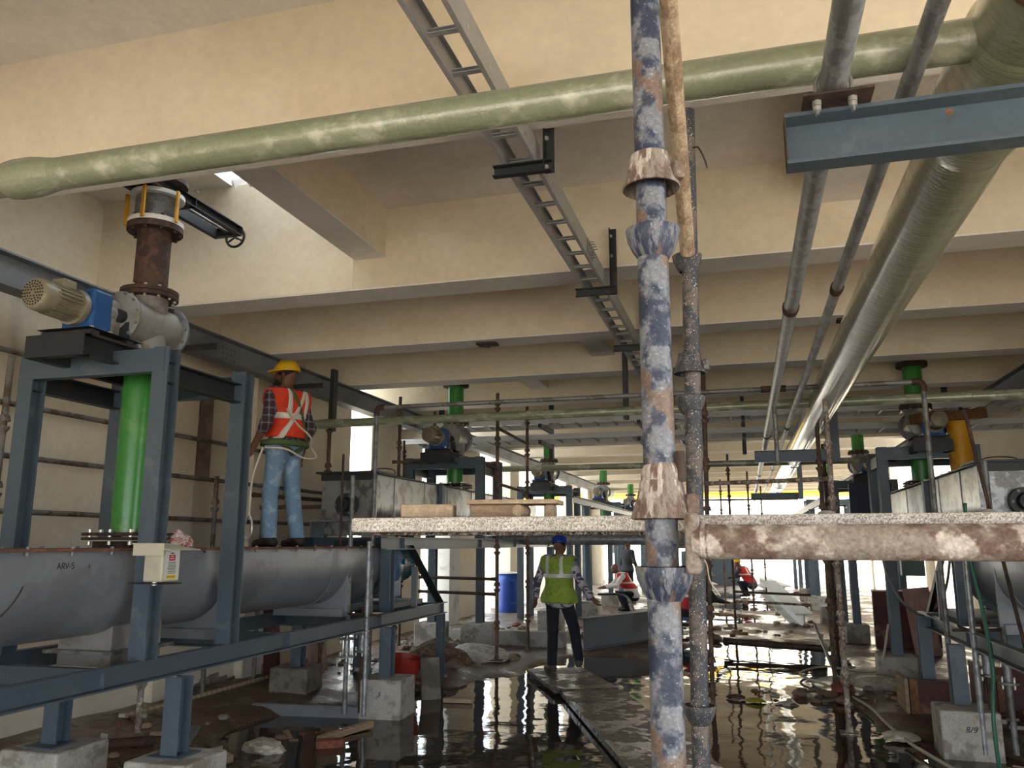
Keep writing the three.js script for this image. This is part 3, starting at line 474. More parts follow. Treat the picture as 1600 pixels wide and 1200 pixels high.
{ const t = lowFrame('right', 'blue grey channel frame under the right conveyor, beside plinth 8/9', 5.2); for (const n of ['leg', 'base_plate']) for (const o of t.children.filter((q) => q.name === n)) { o.geometry.computeBoundingBox(); if (o.geometry.boundingBox.getCenter(new THREE.Vector3()).z - 6 > -5.5) t.remove(o); } }

// --- upper closed conveyor behind it, box shaped with rising end
function highConveyor(S, label) {
  const f = side[S], c = f(-4.04), hw = 0.29, top = S === 'left' ? 2.32 : 2.26, d0 = S === 'left' ? 8.0 : 7.8, t = thing('screw_conveyor', label, 'conveyor', [c, 1.7, 11]);
  part(t, 'trough', smoothTrough(c, d0, 15, hw, top, 0.3), M.sheet);
  part(t, 'cover', [span(c - hw - 0.05, c + hw + 0.05, top, top + 0.012, d0 - 0.02, 15)], M.steelDark);
  for (let d = d0 + 0.3; d < 13; d += 0.33) for (const s of [-1, 1]) part(t, 'bolt', bolt([c + s * (hw + 0.03), top + 0.012, d], [0, 1, 0], 0.011, 0.014), M.galvDull);
  for (const d of [8.5, 9.4, 10.2, 11.2]) part(t, 'seam_band', span(c - hw - 0.007, c + hw + 0.007, top - 0.45, top, d, d + 0.014), M.sheet);
  for (const d of [9.9, 12.6]) part(t, 'joint_flange', span(c - hw - 0.05, c + hw + 0.05, top - 0.52, top, d, d + 0.1), M.steel);
  part(t, 'end_plate', rbox(c, top - 0.31, d0 - 0.012, 0.64, 0.66, 0.016, 0.004), M.sheet);
  part(t, 'end_lip', [span(c - 0.36, c + 0.36, top + 0.01, top + 0.03, d0 - 0.1, d0 + 0.35), span(c - 0.32, c + 0.32, top - 0.06, top + 0.01, d0 - 0.05, d0 - 0.02)], M.steelDark);
  for (const s of [-1, 1]) for (let i = 0; i < 6; i++) part(t, 'bolt', bolt([c + s * 0.3, top - 0.05 - i * 0.1, d0 - 0.02], [0, 0, -1], 0.014, 0.014), M.galv);
  const b = part(t, 'bearing', [cyl([c, top - 0.32, d0 - 0.02], [c, top - 0.32, d0 - 0.1], 0.12, 0.12, 28), cyl([c, top - 0.32, d0 - 0.1], [c, top - 0.32, d0 - 0.17], 0.075, 0.065, 24), cyl([c, top - 0.32, d0 - 0.17], [c, top - 0.32, d0 - 0.24], 0.03, 0.03, 16)], M.steelDark);
  parts(b, 'housing_bolt', ring(c, top - 0.32, d0 - 0.1, 0.1, 6, (p) => bolt(p, [0, 0, -1], 0.012, 0.012), 'd'), M.galvDull);
  part(t, 'bearing_shelf', [span(c - 0.3, c + 0.3, top - 0.5, top - 0.485, d0 - 0.28, d0), span(c - 0.3, c - 0.285, top - 0.66, top - 0.5, d0 - 0.28, d0), span(c + 0.285, c + 0.3, top - 0.66, top - 0.5, d0 - 0.28, d0)], M.steelGrey);
  part(t, 'lifting_handle', tube([[c + 0.2, top + 0.01, d0 + 0.7], [c + 0.2, top + 0.1, d0 + 0.7], [c - 0.1, top + 0.1, d0 + 0.7], [c - 0.1, top + 0.01, d0 + 0.7]], 0.007, 40), M.scaff);
  return t;
}
highConveyor('left', 'raised galvanised sheet conveyor on the left behind the walking plank');
highConveyor('right', 'raised galvanised sheet conveyor on the right with dark bearing on its end');
function highFrame(S, label) {
  const f = side[S], t = thing('conveyor_frame', label, 'steel frame', [f(-4.0), 0.3, 11.5]), s = S === 'left' ? 1 : -1;
  part(t, 'front_rail', extr(railSec(s), [f(-3.45), 1.6, 7.6], [f(-3.45), 1.6, 15]), M.steel);
  part(t, 'rear_rail', extr(railSec(-s), [f(-4.55), 1.6, 7.6], [f(-4.55), 1.6, 15]), M.steel);
  for (const d of [8.1, 10.75, 12.5, 14.8]) part(t, 'cross_member', extr(railSec(1), [f(-4.55), 1.6, d], [f(-3.45), 1.6, d]), M.steel);
  if (S === 'left') { post(t, 'leg', -4.02, 12.5, 0.38, 1.54); post(t, 'leg', -4.7, 12.2, 0.4, 1.54); post(t, 'leg', -3.45, 14.9, 0.4, 1.54); }
  else { post(t, 'leg', 1.62, 10.75, 0.32, 1.54); post(t, 'leg', 1.66, 14.7, 0.32, 1.54); post(t, 'leg', 2.75, 10.75, -0.05, 1.54); }
  return t;
}
highFrame('left', 'blue grey frame carrying the raised left conveyor'); highFrame('right', 'blue grey frame carrying the raised right conveyor');

// --- valve tower: frame, green drop pipe, rotary valve, drive, upper spool
function towerFrame(S, D, yb, yt, label) {
  const f = side[S], t = thing('valve_tower_frame', label, 'steel frame', [f(-4.0), yb, D]), xf = -3.485, xb = -4.53, da = D - 0.4, db = D + 0.43, s = S === 'left' ? 1 : -1;
  for (const [X, d, y0] of [[xf, da, yb], [xf, db, yb], [xb, da, yb], [xb, db, yb]]) post(t, 'column', f(X), d, y0, yt);
  part(t, 'header', extr(secC(0.15, 0.07, 0.008, 0.01, -s), [f(xb), yt - 0.085, da - 0.03], [f(xf + 0.03), yt - 0.085, da - 0.03]), M.steel);
  part(t, 'header', extr(secC(0.15, 0.07, 0.008, 0.01, s), [f(xb), yt - 0.1, db], [f(xf), yt - 0.1, db]), M.steel);
  for (const X of [xf, xb]) part(t, 'side_header', extr(secC(0.14, 0.07, 0.008, 0.01, 1), [f(X), yt - 0.16, da], [f(X), yt - 0.16, db]), M.steelDark);
  for (const X of [-3.75, -4.25]) part(t, 'valve_bearer', extr(secC(0.1, 0.05, 0.007, 0.008), [f(X), yt - 0.06, da], [f(X), yt - 0.06, db]), M.steelDark);
  // drive platform jutting out to the front
  const px = -4.01, pw = 0.44, py = yt + 0.03, p0 = D - 0.74, p1 = D - 0.38;
  for (const X of [px - pw / 2 + 0.03, px + pw / 2 - 0.03]) part(t, 'platform_rail', extr(secC(0.14, 0.06, 0.007, 0.009, X < px ? -1 : 1), [f(X), py - 0.06, p0], [f(X), py - 0.06, p1 + 0.1]), M.steelDark);
  part(t, 'platform_front', extr(secC(0.14, 0.06, 0.007, 0.009, -s), [f(px - pw / 2), py - 0.06, p0], [f(px + pw / 2), py - 0.06, p0]), M.steelDark);
  part(t, 'platform_plate', span(f(px - pw / 2 + 0.02), f(px + pw / 2 - 0.02), py + 0.012, py + 0.024, p0 + 0.02, p1 + 0.15), M.rust);
  part(t, 'drive_packer', [span(f(px - 0.19), f(px + 0.19), py + 0.024, py + 0.05, p0 + 0.05, p0 + 0.12), span(f(px - 0.19), f(px + 0.19), py + 0.024, py + 0.05, p0 + 0.36, p0 + 0.42), span(f(px - 0.2), f(px + 0.2), py + 0.06, py + 0.058, p0 + 0.02, p0 + 0.5)], M.steelDark);
  return t;
}
function dropPipe(S, D, y0, y1, label) {
  const f = side[S], c = f(-4.0), t = thing('green_drop_pipe', label, 'pipe', [c, y0, D]);
  part(t, 'pipe', cyl([c, y0 + 0.1, D], [c, y1 - 0.02, D], 0.118, 0.118, 36), M.greenPaint);
  part(t, 'square_flange', [span(c - 0.2, c + 0.2, y0 + 0.08, y0 + 0.1, D - 0.2, D + 0.2), span(c - 0.2, c + 0.2, y0 + 0.05, y0 + 0.07, D - 0.2, D + 0.2)], M.darkRust);
  part(t, 'gasket', span(c - 0.205, c + 0.205, y0 + 0.044, y0 + 0.05, D - 0.205, D + 0.205), M.cableWhite);
  part(t, 'neck', span(c - 0.15, c + 0.15, y0, y0 + 0.05, D - 0.15, D + 0.15), M.rust);
  for (const a of [-0.16, 0, 0.16]) for (const s of [-0.17, 0.17]) { part(t, 'bolt', cyl([c + a, y0 + 0.02, D + s], [c + a, y0 + 0.12, D + s], 0.015, 0.015, 6), M.bright); if (a) part(t, 'bolt', [bolt([c + s, y0 + 0.1, D + a * 0.4], [0, 1, 0], 0.016, 0.02)], M.bright); }
  part(t, 'top_flange', cyl([c, y1 - 0.035, D], [c, y1, D], 0.18, 0.18, 32), M.darkRust);
  return t;
}
function rotaryValve(S, D, Y, label) {
  const f = side[S], c = f(-4.0), t = thing('rotary_valve', label, 'valve', [c, Y - 0.33, D]), d0 = D - 0.27, d1 = D + 0.22, R = 0.155;
  part(t, 'housing', [cyl([c, Y, d0], [c, Y, d1], R, R, 40), cyl([c, Y, D], [c, Y + 0.22, D], 0.13, 0.13, 32), cyl([c, Y, D], [c, Y - 0.27, D], 0.14, 0.13, 32)], M.valveGrey);
  part(t, 'end_cover', lathe([[0.001, -0.012], [0.08, -0.012], [0.168, 0], [0.178, 0.004], [0.178, 0.022], [0.14, 0.022]], [c, Y, d0 - 0.02], [0, 0, 1], 40), M.valveGrey);
  parts(t, 'bolt', ring(c, Y, d0 - 0.018, 0.165, 12, (p) => bolt(p, [0, 0, -1], 0.012, 0.014), 'd', 0.2), M.galvDull);
  part(t, 'end_flange', lathe([[0.14, 0], [0.19, 0], [0.19, 0.03], [0.14, 0.03]], [c, Y, d1 - 0.03], [0, 0, 1], 40), M.steelGrey);
  parts(t, 'bolt', ring(c, Y, d1 - 0.032, 0.176, 12, (p) => bolt(p, [0, 0, -1], 0.012, 0.014), 'd', 0.1), M.galvDull);
  part(t, 'bearing', [cyl([c, Y, d0 - 0.03], [c, Y, d0 - 0.12], 0.055, 0.05, 24), cyl([c, Y, d0 - 0.12], [c, Y, d0 - 0.2], 0.035, 0.035, 16)], M.valveGrey);
  part(t, 'top_flange', [cyl([c, Y + 0.2, D], [c, Y + 0.227, D], 0.195, 0.195, 36), cyl([c, Y + 0.231, D], [c, Y + 0.258, D], 0.195, 0.195, 36)], M.darkRust);
  parts(t, 'flange_bolt', ring(c, Y + 0.2, D, 0.17, 12, (p) => cyl([p[0], p[1] - 0.016, p[2]], [p[0], p[1] + 0.074, p[2]], 0.012, 0.012, 6)), M.bright);
  part(t, 'bottom_flange', cyl([c, Y - 0.27, D], [c, Y - 0.295, D], 0.19, 0.19, 36), M.darkRust);
  part(t, 'foot', [extr([[-0.1, 0], [0.1, 0], [0.04, 0.12], [-0.1, 0.1]], [c + 0.1, Y - 0.29, d0 + 0.02], [c + 0.1, Y - 0.29, d0 + 0.05]), span(c - 0.24, c + 0.24, Y - 0.315, Y - 0.296, D - 0.26, D + 0.26)], M.valveGrey);
  return t;
}
function gearMotor(S, D, Y, label) {
  const f = side[S], c = f(-4.08), t = thing('gear_motor', label, 'motor', [c, Y - 0.2, D - 0.75]), b = D - 0.7;
  const gb = part(t, 'gearbox', [rbox(c, Y - 0.01, D - 0.46, 0.25, 0.29, 0.18, 0.03), cyl([c, Y, D - 0.57], [c, Y, D - 0.53], 0.118, 0.118, 32), span(c - 0.16, c + 0.16, Y - 0.185, Y - 0.155, D - 0.59, D - 0.37)], M.gearBlue);
  for (const [a, d] of [[-0.135, -0.56], [0.135, -0.56], [-0.135, -0.4], [0.135, -0.4]]) part(gb, 'bolt', cyl([c + a, Y - 0.205, D + d], [c + a, Y - 0.13, D + d], 0.016, 0.016, 6), M.bright);
  const fins = []; for (let i = 0; i < 22; i++) { const a = (i / 22) * 6.283; fins.push(box(c + Math.cos(a) * 0.09, Y + Math.sin(a) * 0.09, b - 0.0, 0.034, 0.006, 0.2, 0, 0, a)); }
  const mo = part(t, 'motor', [cyl([c, Y, D - 0.8], [c, Y, D - 0.58], 0.084, 0.084, 32), lathe([[0.001, 0], [0.08, 0], [0.098, 0.015], [0.102, 0.05], [0.102, 0.12], [0.09, 0.125]], [c, Y, D - 0.9], [0, 0, 1], 36), cyl([c, Y, D - 0.6], [c, Y, D - 0.56], 0.12, 0.12, 32), ...fins], M.motorGrey);
  const holes = []; for (const [n, r] of [[6, 0.022], [12, 0.04], [18, 0.057], [22, 0.074]]) for (let i = 0; i < n; i++) { const a = (i / n) * 6.283; holes.push(cyl([c + Math.cos(a) * r, Y + Math.sin(a) * r, D - 0.9005], [c + Math.cos(a) * r, Y + Math.sin(a) * r, D - 0.9025], 0.0055, 0.0055, 8)); }
  part(mo, 'fan_grille', holes, M.black);
  part(mo, 'terminal_box', rbox(c + 0.02, Y + 0.11, D - 0.69, 0.1, 0.06, 0.11, 0.012), M.motorGrey);
  part(t, 'coupling_guard', [rbox(c + 0.02, Y - 0.04, D - 0.33, 0.2, 0.3, 0.12, 0.04)], M.valveGrey);
  part(t, 'torque_arm', [span(c + 0.11, c + 0.19, Y - 0.3, Y - 0.04, D - 0.3, D - 0.28), cyl([c + 0.13, Y, D - 0.34], [c + 0.13, Y, D - 0.28], 0.045, 0.045, 20)], M.steelDark);
  return t;
}
const YV = 3.1;
towerFrame('left', 4.7, 0.925, 2.82, 'tall blue grey column frame in left foreground round the near green pipe');
dropPipe('left', 4.7, 1.57, YV - 0.295, 'bright green pipe standing on the near conveyor inside the column frame');
rotaryValve('left', 4.7, YV, 'grey rotary valve housing with bolted round cover on the near frame');
gearMotor('left', 4.7, 3.09, 'beige finned motor on blue gearbox at upper left');
{ // upper spool, bellows and slide gate
  const c = -4.0, D = 4.7;
  const s = thing('rusty_pipe_spool', 'rusty brown pipe spool above the near rotary valve', 'pipe', [c, YV + 0.258, D]);
  part(s, 'pipe', cyl([c, YV + 0.258, D], [c, 3.83, D], 0.115, 0.115, 36), M.rust);
  part(s, 'flange', cyl([c, 3.8, D], [c, 3.845, D], 0.19, 0.19, 36), M.darkRust);
  parts(s, 'bolt', ring(c, 3.8, D, 0.168, 10, (p) => bolt(p, [0, -1, 0], 0.012, 0.018)), M.darkRust);
  const b = thing('bellows_joint', 'ribbed metal bellows with white flanges and yellow tie bars', 'expansion joint', [c, 3.845, D]);
  part(b, 'lower_flange', cyl([c, 3.845, D], [c, 3.88, D], 0.19, 0.19, 36), M.whitewash);
  part(b, 'upper_flange', cyl([c, 4.055, D], [c, 4.085, D], 0.185, 0.185, 36), M.whitewash);
  const pr = []; for (let i = 0; i <= 44; i++) pr.push([i % 2 ? 0.148 : 0.128, 3.88 + i * (0.175 / 44) - 3.88]); part(b, 'bellows', lathe(pr, [c, 3.88, D], [0, 1, 0], 40), M.galv);
  for (const a of [3.6, 4.95, 6.1, 1.9]) { const X = c + Math.cos(a) * 0.205, d = D + Math.sin(a) * 0.205; part(b, 'tie_bar', box(X, 3.965, d, 0.03, 0.235, 0.014, -a + 1.57), M.yellow); }
  parts(b, 'flange_bolt', ring(c, 3.88, D, 0.165, 10, (p) => bolt(p, [0, 1, 0], 0.012, 0.02)), M.darkRust);
  const g = thing('slide_gate', 'dark steel slide gate frame with handwheel above the bellows', 'gate valve', [c, 4.09, D]);
  part(g, 'frame', [...[-0.11, 0.11].map((o) => extr(secC(0.075, 0.045, 0.006, 0.007, o < 0 ? -1 : 1), [c + o, 4.125, D - 0.24], [c + o, 4.125, D + 0.84])), ...[-0.24, 0.24, 0.84].map((o) => extr(secC(0.075, 0.045, 0.006, 0.007), [c - 0.13, 4.125, D + o], [c + 0.13, 4.125, D + o]))], M.steelDark);
  part(g, 'gate_plate', span(c - 0.1, c + 0.1, 4.12, 4.132, D - 0.2, D + 0.24), M.darkRust);
  part(g, 'spindle', cyl([c, 4.125, D + 0.2], [c, 4.125, D + 0.98], 0.012), M.galvDull);
  const hw = part(g, 'handwheel', new THREE.TorusGeometry(0.085, 0.011, 10, 36).translate(c, 4.125, -(D + 0.95)), M.black);
  part(hw, 'spoke', [0, 2.094, 4.189].map((a) => cyl([c, 4.125, D + 0.95], [c + Math.sin(a) * 0.085, 4.125 + Math.cos(a) * 0.085, D + 0.95], 0.008)), M.black);
  const n = thing('inlet_neck', 'dark inlet pipe rising from the slide gate into the ceiling opening', 'pipe', [c, 4.165, D]);
  part(n, 'flange', cyl([c, 4.165, D], [c, 4.195, D], 0.2, 0.2, 36), M.darkRust);
  part(n, 'neck', [cyl([c, 4.195, D], [c, 4.75, D], 0.12, 0.3, 32)], M.rust);
  part(n, 'support_plate', span(c - 0.5, c + 0.5, 4.72, 4.76, HD0 - 0.02, HD1 - 0.9), M.steelDark);
}
{ // isolator box on the front column
  const t = thing('isolator_box', 'beige isolator box with warning label and rain hood on front column', 'switch box', [-3.36, 1.37, 4.22]);
  const bx = -3.32, D = 4.2;
  const b = part(t, 'box', rbox(bx, 1.475, D, 0.13, 0.19, 0.16, 0.012), M.boxBeige);
  part(t, 'hood', [extr([[-0.12, 0.0], [0.14, -0.035], [0.14, -0.03], [-0.12, 0.008]], [bx, 1.595, D - 0.12], [bx, 1.595, D + 0.16]), span(bx - 0.11, bx + 0.1, 1.53, 1.6, D - 0.122, D - 0.118)], M.boxBeige);
  part(t, 'bracket', [span(-3.5, -3.25, 1.365, 1.372, D - 0.06, D + 0.1)], M.steelDark);
  part(t, 'cable_gland', cyl([bx - 0.02, 1.36, D - 0.03], [bx - 0.02, 1.39, D - 0.03], 0.014), M.bright);
  const p = part(b, 'label', new THREE.PlaneGeometry(0.13, 0.17), printMat('lab', 208, 272, (c, w, h) => { c.fillStyle = '#d6d8d6'; c.fillRect(0, 0, w, h); c.fillStyle = '#333'; c.fillRect(80, 22, 50, 10); c.fillStyle = '#b5222c'; c.fillRect(62, 42, 88, 54); c.fillStyle = '#e8d8d8'; c.fillRect(84, 52, 40, 8); c.fillRect(74, 72, 60, 8); c.fillStyle = '#444'; const R = rng(9); for (let i = 0; i < 8; i++) c.fillRect(50 + R() * 10, 108 + i * 14, 90 + R() * 26, 6); c.fillStyle = '#e3c62c'; c.fillRect(40, 226, 130, 34); c.fillStyle = '#5a4a10'; for (let i = 0; i < 5; i++) c.fillRect(52 + i * 22, 238, 14, 10); }, { roughness: 0.3 }));
  p.geometry = new THREE.PlaneGeometry(0.13, 0.17); p.rotation.y = Math.PI / 2; p.position.copy(V(bx + 0.0665, 1.475, D)).sub(t.position).sub(b.position);
}
// --- towers farther down both lines
const farTowers = [['left', 11.2, 2.335, 'second on the left, behind the raised conveyor'], ['left', 17.2, 1.6, 'third on the left, beyond the ladder trays'], ['left', 24.3, 1.6, 'fourth on the left, far down the hall'], ['left', 30.4, 1.6, 'fifth and farthest on the left'], ['right', 11.5, 2.27, 'on the right behind the thin pipe portal'], ['right', 17.2, 1.6, 'second on the right, beside the main pipe'], ['right', 24.3, 1.6, 'third on the right, far down the hall']];
for (const [S, D, yb, w] of farTowers) {
  const c = side[S](-4.0);
  towerFrame(S, D, yb > 2 ? 1.66 : 0.0, 2.78, 'dark valve tower frame ' + w);
  dropPipe(S, D, yb, 2.805, 'green drop pipe under the valve ' + w);
  rotaryValve(S, D, 3.1, 'grey rotary valve ' + w);
  gearMotor(S, D, 3.05, 'finned motor with blue gearbox ' + w);
  const t = thing('green_inlet_pipe', 'green inlet pipe above the valve ' + w, 'pipe', [c, 3.358, D]);
  part(t, 'pipe', cyl([c, 3.358, D], [c, 3.86, D], 0.115, 0.115, 32), M.greenPaint);
  part(t, 'flange', cyl([c, 3.86, D], [c, 3.92, D], 0.19, 0.19, 32), M.darkRust); part(t, 'flange', cyl([c, 3.358, D], [c, 3.38, D], 0.18, 0.18, 32), M.darkRust);
  part(t, 'neck', cyl([c, 3.92, D], [c, SLAB, D], 0.11, 0.11, 24), M.greenPaint);
}
{ const t = thing('yellow_pipe', 'ochre yellow upright pipe capped with a wooden board at right', 'pipe', [2.62, 2.25, 11.0]);
  part(t, 'pipe', cyl([2.56, 2.26, 11.0], [2.56, 3.06, 11.0], 0.13, 0.13, 32), M.yellow);
  const b = single('wooden_board', 'rough brown wooden board lying across the top of the yellow pipe', 'board', rbox(2.45, 3.12, 10.95, 0.95, 0.12, 0.22, 0.01, 0.5, 0, 0.1), M.woodBrown); }
// rows of far posts
for (const [X, k, Ds] of [[-3.4, 'left', [18.4, 21.5, 25, 28.5]], [1.6, 'right', [18.2, 21.5, 25, 28, 31]]]) Ds.forEach((D, i) => { const t = thing('steel_post', ['first', 'second', 'third', 'fourth', 'fifth'][i] + ' blue grey post in the ' + k + ' row beyond the plinths', 'post', [X, 0, D]); post(t, 'post', X, D, i < 3 ? 0.34 : -0.05, 2.4); part(t, 'cap_plate', span(X - 0.1, X + 0.1, 2.4, 2.42, D - 0.1, D + 0.1), M.steel); });
for (const [X, lab] of [[-3.4, 'far steel rail linking the tops of the left row of posts'], [1.6, 'far steel rail linking the tops of the right row of posts']]) single('steel_rail', lab, 'rail', extr(secC(0.15, 0.07, 0.008, 0.01), [X, 2.495, 17], [X, 2.495, 31.2]), M.steelDark);
M.gearNavy = surf([32, 42, 74], [44, 54, 84], 0.3, 0.6, { roughness: 0.5 }, 0.06);
// ---------------------------------------------------------------- scaffolding
// cup-lock standard: tube with bowl-shaped bottom cups and sliding top cups
function bottomCup(X, Y, D, r, k = 1) { return lathe([[r, -0.032 * k], [r + 0.008 * k, -0.02 * k], [r + 0.017 * k, 0.0], [r + 0.02 * k, 0.018 * k], [r + 0.016 * k, 0.02 * k], [r + 0.01 * k, 0.004 * k], [r, 0.0]], [X, Y, D], [0, 1, 0], 32); }
function topCup(X, Y, D, r, k = 1) { return [lathe([[r + 0.001, 0.05 * k], [r + 0.008 * k, 0.046 * k], [r + 0.011 * k, 0.03 * k], [r + 0.02 * k, 0.0], [r + 0.024 * k, -0.012 * k], [r + 0.02 * k, -0.014 * k], [r + 0.014 * k, 0.004 * k], [r + 0.001, 0.012 * k]], [X, Y, D], [0, 1, 0], 32), rbox(X + r + 0.02 * k, Y + 0.008, D - 0.012, 0.02 * k, 0.032 * k, 0.024 * k, 0.005, 0.5)]; }
{
  const X = -0.118, D = 1.25, r = 0.0242, t = thing('scaffold_standard', 'thick blue and rust scaffold pole standing closest, right of centre', 'scaffold pole', [X, 0, D]);
  const tb = part(t, 'tube', cyl([X - 0.006, -0.02, D], [X + 0.002, 3.3, D], r, r, 40), M.poleBlue);
  for (const y of [2.072, 1.548]) part(t, 'bottom_cup', bottomCup(X, y, D, r, 0.95), M.poleBlue);
  for (const y of [2.172, 1.648]) part(t, 'top_cup', topCup(X, y, D, r, 0.95), M.ledger);
  part(t, 'weld_collar', lathe([[r, 0], [r + 0.006, 0.003], [r + 0.006, 0.04], [r, 0.05]], [X, 1.668, D], [0, 1, 0], 32), M.ledger);
  part(t, 'stop_pin', cyl([X + 0.03, 1.69, D - 0.01], [X + 0.03, 1.735, D - 0.01], 0.007), M.darkRust);
}
{
  const X = -0.145, D = 2.4, r = 0.0242, t = thing('scaffold_standard', 'dark scaffold pole speckled with white paint just behind the blue pole', 'scaffold pole', [X, 0, D]);
  part(t, 'tube', cyl([-0.168, -0.05, D], [-0.11, 2.92, D], r, r, 32), M.poleSpeck);
  for (const [y, o] of [[2.43, 0.018], [2.0, 0.01], [1.15, 0]]) part(t, 'bottom_cup', bottomCup(X + o, y, D, r), M.poleSpeck);
  for (const [y, o] of [[2.1, 0.012], [1.6, 0]]) part(t, 'top_cup', topCup(X + o, y, D, r), M.poleSpeck);
  part(t, 'tie_wire', tube([[-0.1, 2.79, 2.39], [-0.08, 2.78, 2.37], [-0.06, 2.73, 2.36], [-0.055, 2.71, 2.37]], 0.003, 20, 6), M.darkRust);
  part(t, 'tie_wire', tube([[-0.15, 1.6, 2.37], [-0.11, 1.55, 2.36], [-0.1, 1.5, 2.35], [-0.075, 1.46, 2.36]], 0.0018, 20, 6), M.cableWhite);
  const b = thing('scaffold_brace', 'dusty beige scaffold tube slanting down behind the top of the blue pole', 'scaffold pole', [-0.1, 2.42, 2]);
  part(b, 'tube', cyl([-0.087, 3.3, 0.8], [-0.122, 2.44, 2.345], 0.0215, 0.0215, 28), M.poleDust);
}
{
  const t = thing('scaffold_ledger', 'rusty cement crusted scaffold tube running right from the blue pole', 'scaffold pole', [0.3, 1.58, 1.2]);
  part(t, 'tube', cyl([-0.062, 1.602, 1.225], [1.1, 1.6, 1.2], 0.0245, 0.0245, 36), M.ledger);
  part(t, 'end_blade', [rbox(-0.074, 1.6, 1.232, 0.022, 0.088, 0.036, 0.008), cyl([-0.072, 1.602, 1.228], [-0.05, 1.602, 1.225], 0.02, 0.026, 24)], M.ledger);
  const b = thing('scaffold_deck', 'cement spattered narrow deck plank lying level with the viewer behind the blue pole', 'plank', [0, 1.62, 1.4]);
  part(b, 'plank', rbox(0.225, 1.632, 1.44, 1.8, 0.025, 0.2, 0.005, -0.006), M.spatter);
  part(b, 'underside_rib', box(0.225, 1.6175, 1.47, 1.78, 0.006, 0.12), M.woodWet);
  for (let i = 0; i < 3; i++) part(b, 'cement_lump', new THREE.IcosahedronGeometry(0.007, 1).scale(1.8, 0.6, 1).translate(0.12 + i * 0.22, 1.6455, -1.35), M.spatter);
  single('wood_offcut', 'short flat wooden offcut on the left part of the deck plank', 'wood', rbox(-0.56, 1.6575, 1.43, 0.095, 0.024, 0.07, 0.003, 0.25), M.woodOld);
  const p = thing('wood_pallet_piece', 'small stacked piece of pallet wood with round block end on the plank', 'wood', [-0.42, 1.645, 1.45]);
  part(p, 'top_board', rbox(-0.4, 1.6725, 1.45, 0.165, 0.008, 0.085, 0.002, 0.08), M.woodOld);
  part(p, 'block', rbox(-0.43, 1.6565, 1.45, 0.095, 0.0235, 0.07, 0.004, 0.08), M.woodOld);
  part(p, 'end_block', rbox(-0.337, 1.6565, 1.462, 0.016, 0.0235, 0.05, 0.003, 0.08), M.woodOld);
  part(p, 'knot', cyl([-0.382, 1.6565, 1.4], [-0.382, 1.6565, 1.45], 0.0105, 0.0105, 16), M.woodOld);
}
function standard(X, D, y0, y1, label, m = M.scaff, lean = 0) {
  const t = thing('scaffold_standard', label, 'scaffold pole', [X, y0, D]), r = 0.024;
  part(t, 'tube', cyl([X, y0, D], [X + lean, y1, D], r, r, 14), m);
  for (let y = y0 + 0.35; y < y1 - 0.1; y += 0.5) { const o = lean * (y - y0) / (y1 - y0); part(t, 'cup', lathe([[r, -0.03], [r + 0.02, 0.005], [r + 0.022, 0.02], [r, 0.02]], [X + o, y, D], [0, 1, 0], 14), m); part(t, 'cup', lathe([[r, 0.05], [r + 0.012, 0.045], [r + 0.022, 0.0], [r, 0.0]], [X + o, y + 0.06, D], [0, 1, 0], 14), m); }
  part(t, 'base_jack', [cyl([X, y0 - 0.05, D], [X, y0, D], 0.034, 0.03, 12), span(X - 0.075, X + 0.075, y0 - 0.06, y0 - 0.05, D - 0.075, D + 0.075)], m);
  return t;
}
const ledger = (p0, p1, label, m = M.scaff, r = 0.022) => { const t = thing('scaffold_ledger', label, 'scaffold pole', p0.map((v, i) => (v + p1[i]) / 2)); part(t, 'tube', cyl(p0, p1, r, r, 14), m); const d = p0.map((v, i) => p1[i] - v), L = Math.hypot(...d), u = d.map((v) => v / L); for (const [p, s] of [[p0, 1], [p1, -1]]) part(t, 'end_blade', cyl(p, p.map((v, i) => v + u[i] * s * 0.05), r + 0.006, r + 0.003, 10), m); };
// scaffold along the left wall
ledger([-5.4, 3.06, 3.6], [-5.4, 3.06, 6.6], 'upper rusty ledger of the wall scaffold beside the near motor platform', M.scaffGrey);
ledger([-5.42, 2.66, 3.6], [-5.42, 2.66, 9.2], 'second ledger of the wall scaffold, crossing behind the green pipe', M.scaffGrey);
ledger([-5.42, 2.26, 3.6], [-5.42, 2.26, 10], 'third ledger of the wall scaffold, at the height of the worker hands', M.scaffGrey);
ledger([-5.42, 1.84, 3.6], [-5.42, 1.84, 10.2], 'lowest ledger of the wall scaffold, just above the near conveyor', M.scaffGrey);
standard(-5.37, 4.88, 0.1, 3.02, 'upright of the wall scaffold at the left picture edge', M.scaffGrey);
standard(-5.37, 7.55, 0.1, 2.3, 'short upright of the wall scaffold seen under the conveyor behind the frame', M.scaffGrey);
standard(-5.3, 8.35, 0.1, 1.9, 'upright of the wall scaffold beside the pink boards', M.scaffGrey);
standard(-4.85, 6.0, 0.1, 0.95, 'muddy adjustable prop under the near frame behind its front leg', M.ledger);
ledger([-4.95, 2.1, 7.6], [-4.6, 2.1, 10], 'dark tube at the end of raised left conveyor', M.scaff);
ledger([-5.3, 2.0, 8.3], [-4.5, 2.0, 8.3], 'short brown ledger between the worker and the raised conveyor end', M.scaff);
